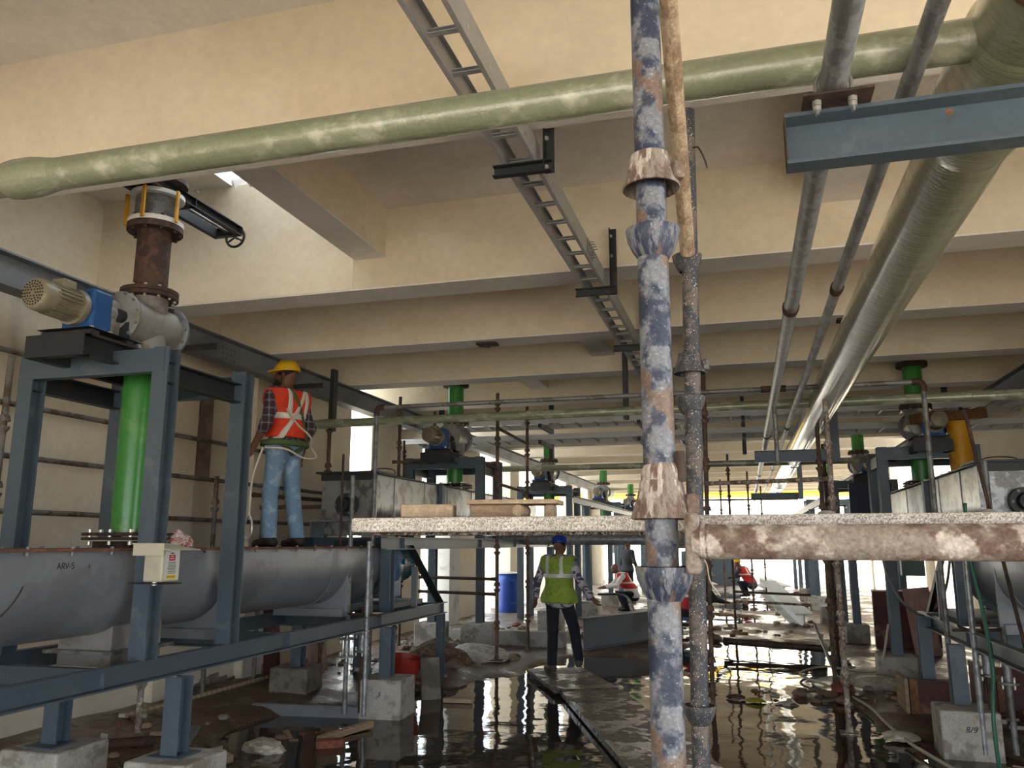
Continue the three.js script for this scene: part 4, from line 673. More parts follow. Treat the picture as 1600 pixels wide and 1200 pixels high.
// scaffold in the hall, left of centre
standard(-4.85, 9.0, 0.1, 3.35, 'rusty brown upright between the standing worker and the portal leg', M.scaff);
standard(-4.75, 10.9, 0.1, SOF, 'rusty upright reaching the ceiling left of the second left tower', M.scaff);
standard(-5.15, 12.0, 0.1, 3.2, 'dark upright left of the second left tower, near the wall end', M.darkRust);
standard(-4.75, 12.3, 0.1, SOF, 'thin upright reaching the ceiling next to the second left inlet pipe', M.scaff);
standard(-3.3, 11.0, 0.12, SOF, 'rusty upright right of the second left tower, standing on the mud bank', M.scaff);
standard(-3.22, 12.35, 0.1, SLAB, 'rusty upright beside the walking worker, reaching the ceiling', M.scaff);
ledger([-4.72, 2.72, 10.6], [-3.3, 2.7, 10.95], 'rusty ledger crossing in front of the second left tower', M.scaff);
ledger([-3.3, 3.2, 11.0], [-3.2, 3.12, 12.3], 'upper short ledger between the two uprights behind the plank', M.scaff);
ledger([-3.3, 2.42, 11.0], [-3.2, 2.36, 12.3], 'lower short ledger between the two uprights behind the plank', M.scaff);
ledger([-4.6, 1.12, 11.4], [-3.3, 1.12, 11.0], 'upper dark rail beside the teal motor', M.darkRust);
ledger([-4.6, 0.92, 11.4], [-3.3, 0.92, 11.0], 'lower dark rail beside the teal motor', M.darkRust);
single('galvanised_duct', 'horizontal pale galvanised pipe above the walking worker helmet', 'pipe', [cyl([-4.3, 1.66, 13.2], [-0.9, 1.66, 13.2], 0.085, 0.085, 24)], M.galv);
// scaffold in the hall, right of the blue pole
standard(-0.4, 8.8, 0.02, 3.4, 'dark upright directly right of the speckled pole', M.scaff, 0.05);
standard(-0.27, 16.4, 0.06, 3.3, 'distant dark upright in front of the crouching worker', M.scaff);
standard(0.77, 7.98, 0.06, 2.95, 'muddy upright with base plate standing in the pool at right', M.ledger);
standard(0.83, 9.7, 0.06, 3.0, 'dark upright behind the muddy one, above the pipe pile', M.scaff);
standard(1.05, 11.6, 0.06, 2.9, 'dark thick upright left of the right plinth column', M.darkRust);
ledger([-0.38, 2.21, 8.8], [0.78, 2.18, 8.05], 'grey ledger crossing under the main pipe at right', M.ledger);
ledger([-0.25, 0.72, 16.2], [1.05, 0.7, 15.8], 'upper low ledger in front of the crouching worker', M.scaff);
ledger([-0.25, 0.55, 16.2], [1.05, 0.53, 15.8], 'lower low ledger in front of the crouching worker', M.ledger);
ledger([-0.4, 0.16, 13.2], [1.0, 0.14, 12.8], 'muddy tube lying low across the floor behind the bright pool', M.woodWet, 0.05);
ledger([0.85, 0.5, 12.4], [0.9, 0.12, 10.2], 'shiny tube leaning toward the floor beside the dark uprights', M.galvDull);
for (const [X, D, k] of [[-2.0, 20, 'left of the fourth left tower'], [-0.6, 23, 'right of the fourth left tower'], [0.1, 20.5, 'under the main pipe far away'], [0.5, 26, 'near the far end of the main pipe'], [-1.5, 29, 'near the far open end']]) standard(X, D, 0.05, 3.3, 'distant thin scaffold upright ' + k, M.scaff);
ledger([-2.6, 2.6, 20], [1.2, 2.6, 20], 'distant high scaffold ledger across the hall', M.scaff); ledger([-2.6, 1.9, 22], [1.2, 1.9, 22], 'distant lower scaffold ledger across the hall', M.scaff);

// ---------------------------------------------------------------- small pipework with flanges at the end of both frames
function sprayPipes(S, label) {
  const f = side[S], t = thing('flanged_pipe_set', label, 'pipework', [f(-3.6), 0, 7.25]), D = 7.3;
  const run = (X, y0, y1, d, m) => part(t, 'pipe', cyl([f(X), y0, d], [f(X), y1, d], 0.022, 0.022, 16), m);
  run(-3.66, 0.72, 2.25, D, M.galvDull); run(-3.44, 0.05, 1.62, D - 0.05, M.galv); run(-3.66, 0.05, 0.56, D, M.galvDull); run(-3.55, 0.05, 0.6, D + 0.1, M.rust);
  for (const [X, y, d] of [[-3.66, 0.72, D], [-3.66, 0.56, D], [-3.55, 0.76, D + 0.1], [-3.55, 0.6, D + 0.1]]) {
    const fl = part(t, 'flange', cyl([f(X), y - 0.009, d], [f(X), y + 0.009, d], 0.072, 0.072, 24), M.galvDull);
    parts(fl, 'stud', ring(f(X), y - 0.04, d, 0.056, 4, (p) => cyl(p, [p[0], p[1] + 0.08, p[2]], 0.008, 0.008, 8), 'y', 0.5), M.bright);
  }
  part(t, 'valve_body', cyl([f(-3.66), 0.57, D], [f(-3.66), 0.71, D], 0.03, 0.03, 16), M.galv); part(t, 'valve_body', [cyl([f(-3.55), 0.61, D + 0.1], [f(-3.55), 0.75, D + 0.1], 0.034, 0.034, 16)], M.galv);
  part(t, 'valve_handle', [cyl([f(-3.55), 0.76, D + 0.1], [f(-3.55), 0.98, D + 0.1], 0.018, 0.018, 12), cyl([f(-3.55), 0.98, D + 0.1], [f(-3.55), 1.0, D + 0.1], 0.05, 0.05, 20)], M.rust);
  part(t, 'clamp_bar', cyl([f(-3.85), 0.96, D - 0.04], [f(-3.3), 0.94, D - 0.04], 0.012, 0.012, 10), M.rust);
}
sprayPipes('left', 'small flanged pipes with bright studs at the far end of left frame');
sprayPipes('right', 'small flanged pipes with bright studs behind plinth 8/9');
single('rusty_rod', 'thin rusty rod standing upright before the raised conveyor end on the left', 'rod', cyl([-3.72, 1.5, 7.2], [-3.72, 2.45, 7.2], 0.012, 0.012, 10), M.rust);
single('rusty_rod', 'thin rusty rod leaning in front of the right conveyor', 'rod', cyl([1.86, 0.5, 6.6], [1.66, 2.6, 6.9], 0.013, 0.013, 10), M.rust);

// ---------------------------------------------------------------- boards, sheet, channels and rubbish on the floor
single('leaning_boards', 'pink faded plywood sheets leaning behind the left frame', 'plywood', [box(-5.0, 0.55, 9.15, 0.04, 1.05, 0.6, 0.2, 0, 0.12)], M.plyPink);
single('leaning_boards', 'dark maroon board standing against the white pier foot', 'plywood', [box(-5.35, 0.55, 8.75, 0.05, 1.0, 0.4, 0.9, 0, 0.06)], M.ply);
{ const t = thing('formwork_box', 'maroon plywood formwork box beside the green hose at right edge', 'formwork', [2.35, 0, 9.2]); for (const [a, w, d, r] of [[[2.1, 9.3], 0.03, 0.5, 0], [[2.35, 9.05], 0.5, 0.03, 0]]) part(t, 'panel', box(a[0], 0.22, a[1], w, 0.46, d, r), M.ply); part(t, 'panel', box(2.6, 0.22, 9.3, 0.03, 0.46, 0.5), M.ply); for (const X of [2.14, 2.22]) part(t, 'batten', box(X, 0.22, 9.025, 0.05, 0.46, 0.03), M.woodBrown); }
{ const t = thing('formwork_box', 'low plywood formwork box round a column foot behind plinth 8/9', 'formwork', [1.62, 0, 9.2]); part(t, 'panel', box(1.38, 0.17, 9.05, 0.03, 0.36, 0.5), M.woodOld); part(t, 'panel', box(1.66, 0.17, 8.82, 0.42, 0.34, 0.03), M.ply); part(t, 'batten', box(1.44, 0.17, 8.8, 0.07, 0.36, 0.04), M.woodBrown); part(t, 'fill', box(1.63, 0.14, 9.06, 0.46, 0.3, 0.44), M.concreteDark); }
{ const t = thing('steel_post', 'blue grey post rising from the low formwork box', 'post', [1.62, 0.29, 9.05]); post(t, 'post', 1.62, 9.05, 0.29, 0.9); }
single('board_stack', 'stack of maroon shuttering boards behind the right plinth column', 'plywood', [box(2.3, 0.42, 14.2, 0.9, 0.92, 0.5, -0.1)], M.ply);
single('leaning_boards', 'faded pink board leaning beside the maroon stack', 'plywood', [box(2.35, 0.5, 13.2, 0.35, 0.95, 0.05, -0.5, 0, 0.12)], M.plyPink);
{ const t = thing('steel_plate_girder', 'pale grey steel girder standing on edge right of the walking worker', 'steel beam', [-2.0, 0, 13.5]); part(t, 'web', extr(secI(0.46, 0.2, 0.012, 0.014), [-2.42, 0.27, 12.6], [-1.15, 0.27, 15.2]), M.steelGrey); }
for (const [p0, p1, lab] of [[[-1.0, 0.32, 24.5], [-2.0, 0.32, 31], 'white grooved channel beam lying left of the crouching worker'], [[0.95, 0.3, 24.2], [0.4, 0.3, 31.5], 'white flat topped beam lying right of the crouching worker'], [[1.0, 0.12, 17.2], [0.42, 0.62, 20], 'shiny channel sloping down to the floor in front of the workers'], [[-2.2, 0.3, 19.6], [-1.7, 0.3, 22], 'white box section lying beside the left post row']]) single('steel_channel', lab, 'steel beam', extr(secI(0.3, 0.34, 0.02, 0.02), p0, p1), M.whitewash);
single('steel_channel', 'grey steel channel lying in the water before the left plinth', 'steel beam', extr(secC(0.06, 0.12, 0.008, 0.01).map(([u, v]) => [v, u]), [-4.62, 0.04, 7.3], [-3.55, 0.03, 7.42]), M.steelGrey);
{ const t = thing('walkway_board', 'long wet timber board bridging the pool toward the walking worker', 'board', [-1.4, 0, 7.6]); part(t, 'board', box(-1.08, 0.045, 7.55, 0.66, 0.05, 3.3, 0.37), M.woodWet); part(t, 'board_end', box(-2.05, 0.06, 9.75, 0.7, 0.04, 1.5, 0.46), M.woodWet); }
single('wood_batten', 'pale wooden batten floating in the water at lower left', 'wood', rbox(-3.36, 0.03, 6.75, 0.07, 0.05, 0.62, 0.006, -0.3, 0.03), M.woodOld);
single('brick_piece', 'red brown brick half sunk in water beside the batten', 'brick', rbox(-3.3, 0.02, 6.35, 0.22, 0.07, 0.11, 0.008, 0.5), M.brick);
single('wood_batten', 'short white batten floating in mid water', 'wood', rbox(-2.92, 0.025, 8.35, 0.3, 0.04, 0.05, 0.005, 0.1), M.woodOld);
single('wood_batten', 'long thin batten lying on the mud behind the near leg', 'wood', cyl([-5.3, 0.12, 6.4], [-5.2, 0.14, 8.6], 0.022, 0.022, 8), M.woodOld);
single('steel_offcut', 'bent grey steel strip on the mud by the near front leg', 'steel', box(-4.1, 0.12, 5.6, 0.05, 0.02, 0.7, 0.4, 0.2), M.steelGrey);
single('pipe_offcut', 'short rusty pipe offcut on the mud left of the near leg', 'pipe', cyl([-4.75, 0.1, 5.55], [-4.5, 0.1, 5.75], 0.04, 0.04, 16, true), M.rust);
function lump(X, Y, D, sx, sy, sz, seed, det = 3, k = 0.3) { const g = new THREE.IcosahedronGeometry(1, det), p = g.attributes.position, v = new THREE.Vector3(); const o = (seed * 37) % 400; for (let i = 0; i < p.count; i++) { v.fromBufferAttribute(p, i); const n = at(nA, (v.x + v.y * 0.6) * 60 + o + 200, (v.z - v.y * 0.4) * 60 + o * 2 + 200) - 0.5; const q = at(nB, (v.x - v.z) * 70 + o, (v.y + v.z) * 70 + 90) - 0.5; v.multiplyScalar(1 + n * k * 2 + q * k); p.setXYZ(i, v.x * sx, Math.max(v.y, -0.3) * sy, v.z * sz); } g.computeVertexNormals(); const u = g.attributes.uv; for (let i = 0; i < u.count; i++) u.setXY(i, u.getX(i) * sx * 4, u.getY(i) * sz * 4); g.translate(X, Y, -D); return flat(g); }
single('plastic_bag', 'crumpled pale plastic sheet in the shallow water at lower left', 'plastic bag', lump(-3.72, 0.02, 6.1, 0.17, 0.07, 0.14, 3, 4, 0.5), M.plastic);
single('plastic_bag', 'grey cement bag slumped on the mud bank before the plinth', 'sack', lump(-3.62, 0.08, 11.15, 0.42, 0.16, 0.24, 8, 4, 0.25), M.plastic);
single('plastic_bag', 'red and white plastic bag lying on the near conveyor cover', 'plastic bag', lump(-3.78, 1.6, 4.95, 0.085, 0.085, 0.08, 12, 4, 0.7), M.bagRed);
single('plastic_bag', 'crumpled white sack lying against the right plinth', 'sack', lump(1.3, 0.06, 10.1, 0.3, 0.12, 0.22, 15, 4, 0.4), M.plastic);
single('plastic_bag', 'small white plastic scrap beside the hose at lower right', 'plastic bag', lump(1.14, 0.03, 7.75, 0.12, 0.04, 0.09, 18, 3, 0.5), M.plastic);
single('dry_brush', 'heap of brown dry fibre on the mud bank under the left frame end', 'heap', lump(-3.9, 0.08, 10.4, 0.45, 0.24, 0.4, 21, 4, 0.5), M.debris);
single('leaf', 'yellow green leaf floating right of the speckled pole', 'leaf', lump(0.02, 0.02, 9.2, 0.1, 0.03, 0.07, 24, 2, 0.6), M.leaf);
single('leaf', 'darker curled leaf floating beside the yellow one', 'leaf', lump(-0.2, 0.02, 9.35, 0.1, 0.035, 0.06, 27, 2, 0.6), M.woodWet);
single('bucket', 'red plastic bucket tipped behind the flanged pipes', 'bucket', lathe([[0.001, 0], [0.12, 0], [0.16, 0.3], [0.165, 0.3], [0.125, -0.005]], [-3.6, 0.12, 8.5], [0.2, 1, 0], 28), M.redPlastic);
single('concrete_slab_piece', 'grey slab piece leaning behind the left plinth leg', 'slab', box(-3.28, 0.2, 8.5, 0.2, 0.42, 0.05, 0.5, -0.25, 0.15), M.concreteDark);
{ const t = thing('blue_drum', 'blue plastic drum far left beyond the scaffold uprights', 'drum', [-5.6, 0, 19.3]); part(t, 'body', lathe([[0.001, 0], [0.27, 0], [0.29, 0.05], [0.29, 0.3], [0.28, 0.32], [0.29, 0.34], [0.29, 0.62], [0.28, 0.64], [0.29, 0.66], [0.28, 0.88], [0.001, 0.9]], [-5.3, 0.03, 18.6], [0, 1, 0], 32), M.blueDrum); part(t, 'cover', lathe([[0.001, 0.03], [0.28, 0], [0.29, -0.02]], [-5.3, 0.94, 18.6], [0, 1, 0], 32), M.plastic); }
{ const R = rng(77), spots = [[-4.4, 5.6, 1.1, 1.2], [-4.3, 10, 0.9, 1.1], [-3.7, 11.3, 0.6, 0.4], [-4.6, 14.5, 0.6, 1.4], [0.7, 9.6, 0.7, 0.5], [-0.2, 18, 1.6, 3], [-1.2, 16, 1.6, 2], [0.5, 24, 1.5, 4], [2.3, 8, 0.7, 1.5], [-2.6, 16, 0.7, 2], [-4.8, 12.3, 0.6, 0.8]];
  const tones = [[0.2, 0.14, 0.1], [0.22, 0.2, 0.17], [0.2, 0.07, 0.045], [0.5, 0.47, 0.42], [0.36, 0.27, 0.18]], gs = [];
  for (let i = 0; i < 620; i++) { const s = spots[i % spots.length], X = s[0] + (R() - 0.5) * 2 * s[2], D = s[1] + (R() - 0.5) * 2 * s[3], k = 0.02 + R() * R() * 0.1, y = Math.max(groundY(X, D), -0.02); const g = R() < 0.6 ? lump(X, y + k * 0.2, D, k, k * 0.6, k * 0.9, i, 1, 0.5) : box(X, y + 0.015, D, k * 2.5, 0.02 + R() * 0.02, k * 0.5, R() * 6, (R() - 0.5) * 0.3); const c = tones[(R() * 5) | 0], n = g.attributes.position.count, col = new Float32Array(n * 3), v = 0.8 + R() * 0.4; for (let q = 0; q < n; q++) { col[q * 3] = c[0] * v; col[q * 3 + 1] = c[1] * v; col[q * 3 + 2] = c[2] * v; } g.setAttribute('color', new THREE.BufferAttribute(col, 3)); gs.push(g); }
  single('rubble', 'clods, brick crumbs, splinters and scraps scattered over the mud', 'rubble', gs, std({ vertexColors: true, roughness: 0.9, bumpMap: bumpFine, bumpScale: 0.003 })).userData.kind = 'stuff'; }
// hoses and cables
single('water_hose', 'thin green hose hanging past plinth 8/9 at lower right', 'hose', tube([[1.62, 1.9, 7.0], [1.6, 1.55, 6.95], [1.63, 1.1, 6.85], [1.63, 0.75, 6.75], [1.6, 0.4, 6.75], [1.57, 0.08, 6.6], [1.5, 0.04, 6.2]], 0.014, 60, 8), M.hoseGreen);
single('floor_cable', 'pale cable snaking over the floor from the right plinth to the bottom edge', 'cable', tube([[1.5, 0.7, 10.4], [1.42, 0.25, 10.6], [1.3, 0.06, 11.3], [0.9, 0.06, 11.6], [0.55, 0.05, 11.0], [0.85, 0.06, 9.9], [1.05, 0.06, 9.0], [1.1, 0.05, 8.3], [1.18, 0.04, 7.5], [1.32, 0.04, 6.8], [1.45, 0.04, 6.2]], 0.014, 120, 8), M.cableWhite);
single('hanging_cable', 'grey cable hanging in a deep loop between the right posts', 'cable', tube([[1.36, 1.75, 9.6], [1.42, 1.25, 9.6], [1.58, 0.95, 9.6], [1.74, 0.88, 9.6], [1.92, 1.05, 9.6], [2.02, 1.4, 9.6], [2.05, 1.75, 9.6]], 0.014, 60, 8), M.galvDull);
single('floor_cable', 'black cable curving over the floor behind the pale girder', 'cable', tube([[-3.2, 0.5, 18.4], [-2.6, 0.5, 18.2], [-2.2, 0.2, 17.2], [-1.6, 0.1, 16.4], [-1.0, 0.1, 16.2]], 0.025, 50, 8), M.cableDark);

{ const t = thing('control_cabinet', 'small grey green cabinet between the right hand posts', 'cabinet', [1.93, 1.2, 11.2]); part(t, 'body', rbox(1.94, 1.38, 11.2, 0.26, 0.34, 0.14, 0.01), M.cabinet); part(t, 'door', rbox(1.94, 1.38, 11.125, 0.23, 0.31, 0.015, 0.005), M.cabinet); part(t, 'bracket', box(1.94, 1.56, 11.2, 0.05, 0.04, 0.1), M.steelDark); }
single('navy_panel', 'dark navy sheet panel standing left of the right valve tower', 'panel', rbox(1.9, 2.05, 13.9, 0.62, 0.95, 0.04, 0.008), M.gearNavy);
single('storage_container', 'far blue grey container beyond the crouching worker', 'container', rbox(-1.4, 0.65, 34.2, 2.2, 1.3, 1.2, 0.03), M.steel);
// ---------------------------------------------------------------- people
// surface nets over a signed distance field; lo / hi are [x, y, z] corners
function netMesh(sdf, lo, hi, c, uvScale = 1) {
  const n = [0, 1, 2].map((k) => Math.max(2, Math.ceil((hi[k] - lo[k]) / c) + 1)), [nx, ny, nz] = n, F = new Float32Array(nx * ny * nz);
  for (let k = 0, i = 0; k < nz; k++) for (let j = 0; j < ny; j++) for (let h = 0; h < nx; h++, i++) F[i] = sdf(lo[0] + h * c, lo[1] + j * c, lo[2] + k * c);
  const id = new Int32Array(nx * ny * nz).fill(-1), pos = [], idx = [], I = (x, y, z) => x + nx * (y + ny * z);
  for (let z = 0; z < nz - 1; z++) for (let y = 0; y < ny - 1; y++) for (let x = 0; x < nx - 1; x++) {
    let s = 0, ax = 0, ay = 0, az = 0, m = 0; const v = []; for (let q = 0; q < 8; q++) { const f = F[I(x + (q & 1), y + ((q >> 1) & 1), z + (q >> 2))]; v.push(f); if (f < 0) m |= 1 << q; }
    if (m === 0 || m === 255) continue;
    for (let a = 0; a < 8; a++) for (const b of [1, 2, 4]) { if (a & b) continue; const e = a | b; if ((v[a] < 0) === (v[e] < 0)) continue; const t = v[a] / (v[a] - v[e]); ax += (a & 1) + (b === 1 ? t : 0); ay += ((a >> 1) & 1) + (b === 2 ? t : 0); az += (a >> 2) + (b === 4 ? t : 0); s++; }
    id[I(x, y, z)] = pos.length / 3; pos.push(lo[0] + (x + ax / s) * c, lo[1] + (y + ay / s) * c, lo[2] + (z + az / s) * c);
  }
  const quad = (a, b, d, e, flip) => { if (a < 0 || b < 0 || d < 0 || e < 0) return; flip ? idx.push(a, d, b, a, e, d) : idx.push(a, b, d, a, d, e); };
  for (let z = 1; z < nz - 1; z++) for (let y = 1; y < ny - 1; y++) for (let x = 1; x < nx - 1; x++) {
    const f = F[I(x, y, z)] < 0;
    if (f !== F[I(x + 1, y, z)] < 0) quad(id[I(x, y - 1, z - 1)], id[I(x, y, z - 1)], id[I(x, y, z)], id[I(x, y - 1, z)], !f);
    if (f !== F[I(x, y + 1, z)] < 0) quad(id[I(x - 1, y, z - 1)], id[I(x - 1, y, z)], id[I(x, y, z)], id[I(x, y, z - 1)], !f);
    if (f !== F[I(x, y, z + 1)] < 0) quad(id[I(x - 1, y - 1, z)], id[I(x, y - 1, z)], id[I(x, y, z)], id[I(x - 1, y, z)], !f);
  }
  const g = new THREE.BufferGeometry(); g.setAttribute('position', new THREE.Float32BufferAttribute(pos, 3)); g.setIndex(idx); g.computeVertexNormals();
  const uv = []; for (let i = 0; i < pos.length; i += 3) uv.push((pos[i] + pos[i + 2] * 0.7) * uvScale, pos[i + 1] * uvScale); g.setAttribute('uv', new THREE.Float32BufferAttribute(uv, 2)); return g;
}
const smin = (a, b, k) => { const h = Math.max(k - Math.abs(a - b), 0) / k; return Math.min(a, b) - h * h * k * 0.25; };
function cap(x, y, z, a, b, ra, rb) { const dx = b[0] - a[0], dy = b[1] - a[1], dz = b[2] - a[2], L = dx * dx + dy * dy + dz * dz || 1e-9; let t = ((x - a[0]) * dx + (y - a[1]) * dy + (z - a[2]) * dz) / L; t = t < 0 ? 0 : t > 1 ? 1 : t; return Math.hypot(x - a[0] - dx * t, y - a[1] - dy * t, z - a[2] - dz * t) - (ra + (rb - ra) * t); }
const ell = (x, y, z, c, r) => { const a = (x - c[0]) / r[0], b = (y - c[1]) / r[1], d = (z - c[2]) / r[2], q = Math.hypot(a, b, d); return (q - 1) * Math.min(...r); };
const caps = (list, k) => (x, y, z) => { let d = 9; for (const [a, b, ra, rb] of list) d = smin(d, cap(x, y, z, a, b, ra, rb), k); return d; };
const bounds = (pts, pad) => { const lo = [9, 9, 9], hi = [-9, -9, -9]; for (const p of pts) for (let k = 0; k < 3; k++) { lo[k] = Math.min(lo[k], p[k] - pad); hi[k] = Math.max(hi[k], p[k] + pad); } return [lo, hi]; };
const along = (a, b, t) => a.map((v, i) => lerp(v, b[i], t));
// local frame: y up, +z the way the person faces, +x the person's left; J holds joints
function person(label, base, turn, J, C, cell = 0.012) {
  const t = thing('person', label, 'person', base); t.rotation.y = turn;
  const add = (parent, name, g, m) => { const o = shadows(new THREE.Mesh(g, m)); o.name = name; parent.add(o); return o; };
  const sides = ['L', 'R'];
  // torso field, shared by shirt, vest and straps; a little flatter front to back
  const tl = [[along(J.shL, J.shR, 0.18), along(J.shL, J.shR, 0.82), 0.098, 0.098], [J.chest, J.waist, 0.125, 0.112], [along(J.chest, J.shL, 0.55), J.waist, 0.095, 0.085], [along(J.chest, J.shR, 0.55), J.waist, 0.095, 0.085], [J.hipL, J.hipR, 0.115, 0.115], [J.waist, along(J.hipL, J.hipR, 0.5), 0.115, 0.12]];
  const torso = caps(tl, 0.07), tp = [J.shL, J.shR, J.waist, J.hipL, J.hipR, J.chest];
  // body: head, neck, forearms and hands in one surface
  const hd = J.head, yaw = C.headYaw || 0, pit = C.headPitch || 0, cy = Math.cos(yaw), sy = Math.sin(yaw), cp = Math.cos(pit), sp = Math.sin(pit);
  const toHead = (x, y, z) => { const X = x - hd[0], Y = y - hd[1], Z = z - hd[2], x1 = X * cy - Z * sy, z1 = X * sy + Z * cy; return [x1, Y * cp + z1 * sp, -Y * sp + z1 * cp]; };
  const headF = (x, y, z) => { const [a, b, c] = toHead(x, y, z); let d = ell(a, b, c, [0, 0.02, -0.008], [0.076, 0.1, 0.094]); d = smin(d, ell(a, b, c, [0, -0.055, 0.03], [0.055, 0.06, 0.058]), 0.04); d = smin(d, cap(a, b, c, [0, 0.012, 0.085], [0, -0.022, 0.104], 0.009, 0.014), 0.015); d = smin(d, cap(a, b, c, [-0.02, -0.055, 0.086], [0.02, -0.055, 0.086], 0.009, 0.009), 0.012); for (const s of [-1, 1]) { d = smin(d, ell(a, b, c, [s * 0.078, -0.005, -0.008], [0.012, 0.03, 0.018]), 0.01); d = smin(d, cap(a, b, c, [s * 0.016, 0.03, 0.082], [s * 0.045, 0.03, 0.07], 0.009, 0.009), 0.015); } return d; };
  const neck = [[J.neck, along(J.neck, J.head, 0.75), 0.054, 0.05]];
  const skin = [headF]; const sk = caps(neck, 0.02);
  const headG = netMesh((x, y, z) => smin(headF(x, y, z), sk(x, y, z), 0.03), ...bounds([[hd[0], hd[1] + 0.05, hd[2]], J.neck], 0.15), Math.min(cell, 0.006) * (cell > 0.015 ? 2 : 1));
  const handGs = sides.map((s) => {
    const el = J['el' + s], w = J['wr' + s], d0 = along(w, el, -0.0), dir = w.map((v, i) => v - el[i]), L = Math.hypot(...dir), u = dir.map((v) => v / L), fw = C['palm' + s] || [0, 0, 1];
    const sd = [u[1] * fw[2] - u[2] * fw[1], u[2] * fw[0] - u[0] * fw[2], u[0] * fw[1] - u[1] * fw[0]], at3 = (a, b, c) => w.map((v, i) => v + u[i] * a + fw[i] * b + sd[i] * c);
    const pl = [[along(el, w, C.sleeve ?? 0.2), w, 0.04, 0.027], [at3(0.0, 0, 0), at3(0.05, 0.012, 0), 0.026, 0.026], [at3(0.05, -0.022, 0), at3(0.085, -0.026, 0), 0.017, 0.016], [at3(0.05, 0.026, 0), at3(0.085, 0.028, 0), 0.017, 0.016]];
    const fg = []; const cu = C.curl ?? 0.5, inw = s === 'L' ? 1 : -1;
    [[0.031, 0.07], [0.011, 0.078], [-0.01, 0.074], [-0.03, 0.058]].forEach(([o, len]) => { const a = at3(0.085, o, 0), b = at3(0.085 + len * 0.5, o, -inw * len * 0.18 * cu), c = at3(0.085 + len * (1 - 0.32 * cu), o, -inw * len * 0.75 * cu); fg.push([a, b, 0.0095, 0.0088], [b, c, 0.0088, 0.0075]); });
    fg.push([at3(0.025, 0.03, 0), at3(0.06, 0.055, -inw * 0.014), 0.013, 0.011], [at3(0.06, 0.055, -inw * 0.014), at3(0.09, 0.055, -inw * 0.026), 0.011, 0.009]);
    const A = caps(pl, 0.02), B = caps(fg, 0.006);
    return netMesh((x, y, z) => smin(A(x, y, z), B(x, y, z), 0.012), ...bounds([along(el, w, 0.1), w, at3(0.17, 0, 0), at3(0.1, 0.07, 0)], 0.05), cell > 0.015 ? 0.01 : 0.005);
  });
  add(t, 'body', merge([headG, ...handGs]), C.skin);
  // eyes, hair and beard
  const hp = (a, b, c) => { const y1 = b * cp - c * sp, z1 = b * sp + c * cp; return [hd[0] + a * cy + z1 * sy, hd[1] + y1, hd[2] - a * sy + z1 * cy]; };
  if (cell < 0.015) { add(t, 'eyes', merge([-1, 1].map((s) => new THREE.SphereGeometry(0.011, 12, 8).translate(...hp(s * 0.032, 0.012, 0.074)))), M.black);
    add(t, 'hair', netMesh((x, y, z) => { const [a, b, c] = toHead(x, y, z); let d = ell(a, b, c, [0, 0.03, -0.016], [0.084, 0.1, 0.1]); d = Math.max(d, -(b + 0.035 + c * 0.7), c - 0.055 - b * 0.1); if (C.beard) { let e = ell(a, b, c, [0, -0.06, 0.034], [0.062, 0.062, 0.064]); e = Math.max(e, b + 0.036 - Math.abs(a) * 0.7); d = Math.min(d, e); } return d; }, ...bounds([hd], 0.14), 0.006), M.hair); }
  // shirt with sleeves
  const arms = sides.flatMap((s) => [[J['sh' + s], J['el' + s], 0.066, 0.052], [J['el' + s], along(J['el' + s], J['wr' + s], C.sleeve ?? 0.2), 0.052, C.cuff ?? 0.05]]);
  const sa = caps(arms, 0.03), hem = C.hem ?? 0.86, lean = C.hemTilt || 0;
  const wrinkle = (x, y, z) => (at(nA, (x + z) * 300 + 2000, y * 260 + 2000) - 0.5) * 0.016;
  const shirtF = (x, y, z) => Math.max(smin(torso(x, y, z) - 0.008, sa(x, y, z), 0.05) + wrinkle(x, y, z), hem - y + lean * z, y - (J.neck[1] + 0.02));
  add(t, 'shirt', netMesh(shirtF, ...bounds([...tp, ...sides.flatMap((s) => [J['el' + s], along(J['el' + s], J['wr' + s], 0.9)])], 0.17), cell), C.shirt);
  // trousers
  const legs = [[J.hipL, J.hipR, 0.118, 0.118], ...sides.flatMap((s) => [[J['hip' + s], J['kn' + s], 0.098, 0.07], [J['kn' + s], J['an' + s], 0.07, C.ankle ?? 0.058]])];
  const lf = caps(legs, 0.025); const top = C.trouserTop ?? J.hipL[1] + 0.1;
  add(t, 'trousers', netMesh((x, y, z) => Math.max(lf(x, y, z) + (at(nB, (x + z) * 160 + 900, y * 220 + 900) - 0.5) * 0.014, y - top, Math.min(J.anL[1], J.anR[1]) - 0.012 - y), ...bounds([J.hipL, J.hipR, J.knL, J.knR, J.anL, J.anR], 0.15), cell), C.trousers);
  for (const s of sides) { const a = J['an' + s], f = C['foot' + s] || [0, 0, 1], q = caps([[[a[0], a[1] - 0.035, a[2]], [a[0] + f[0] * 0.13, a[1] - 0.058, a[2] + f[2] * 0.13], 0.046, 0.036], [[a[0] - f[0] * 0.045, a[1] - 0.05, a[2] - f[2] * 0.045], a, 0.04, 0.046]], 0.03); const yb = a[1] - 0.085;
    add(t, 'shoe', netMesh((x, y, z) => Math.max(q(x, y, z), yb - y), ...bounds([a, [a[0] + f[0] * 0.16, a[1], a[2] + f[2] * 0.16]], 0.11), Math.min(cell, 0.01)), C.shoe); }
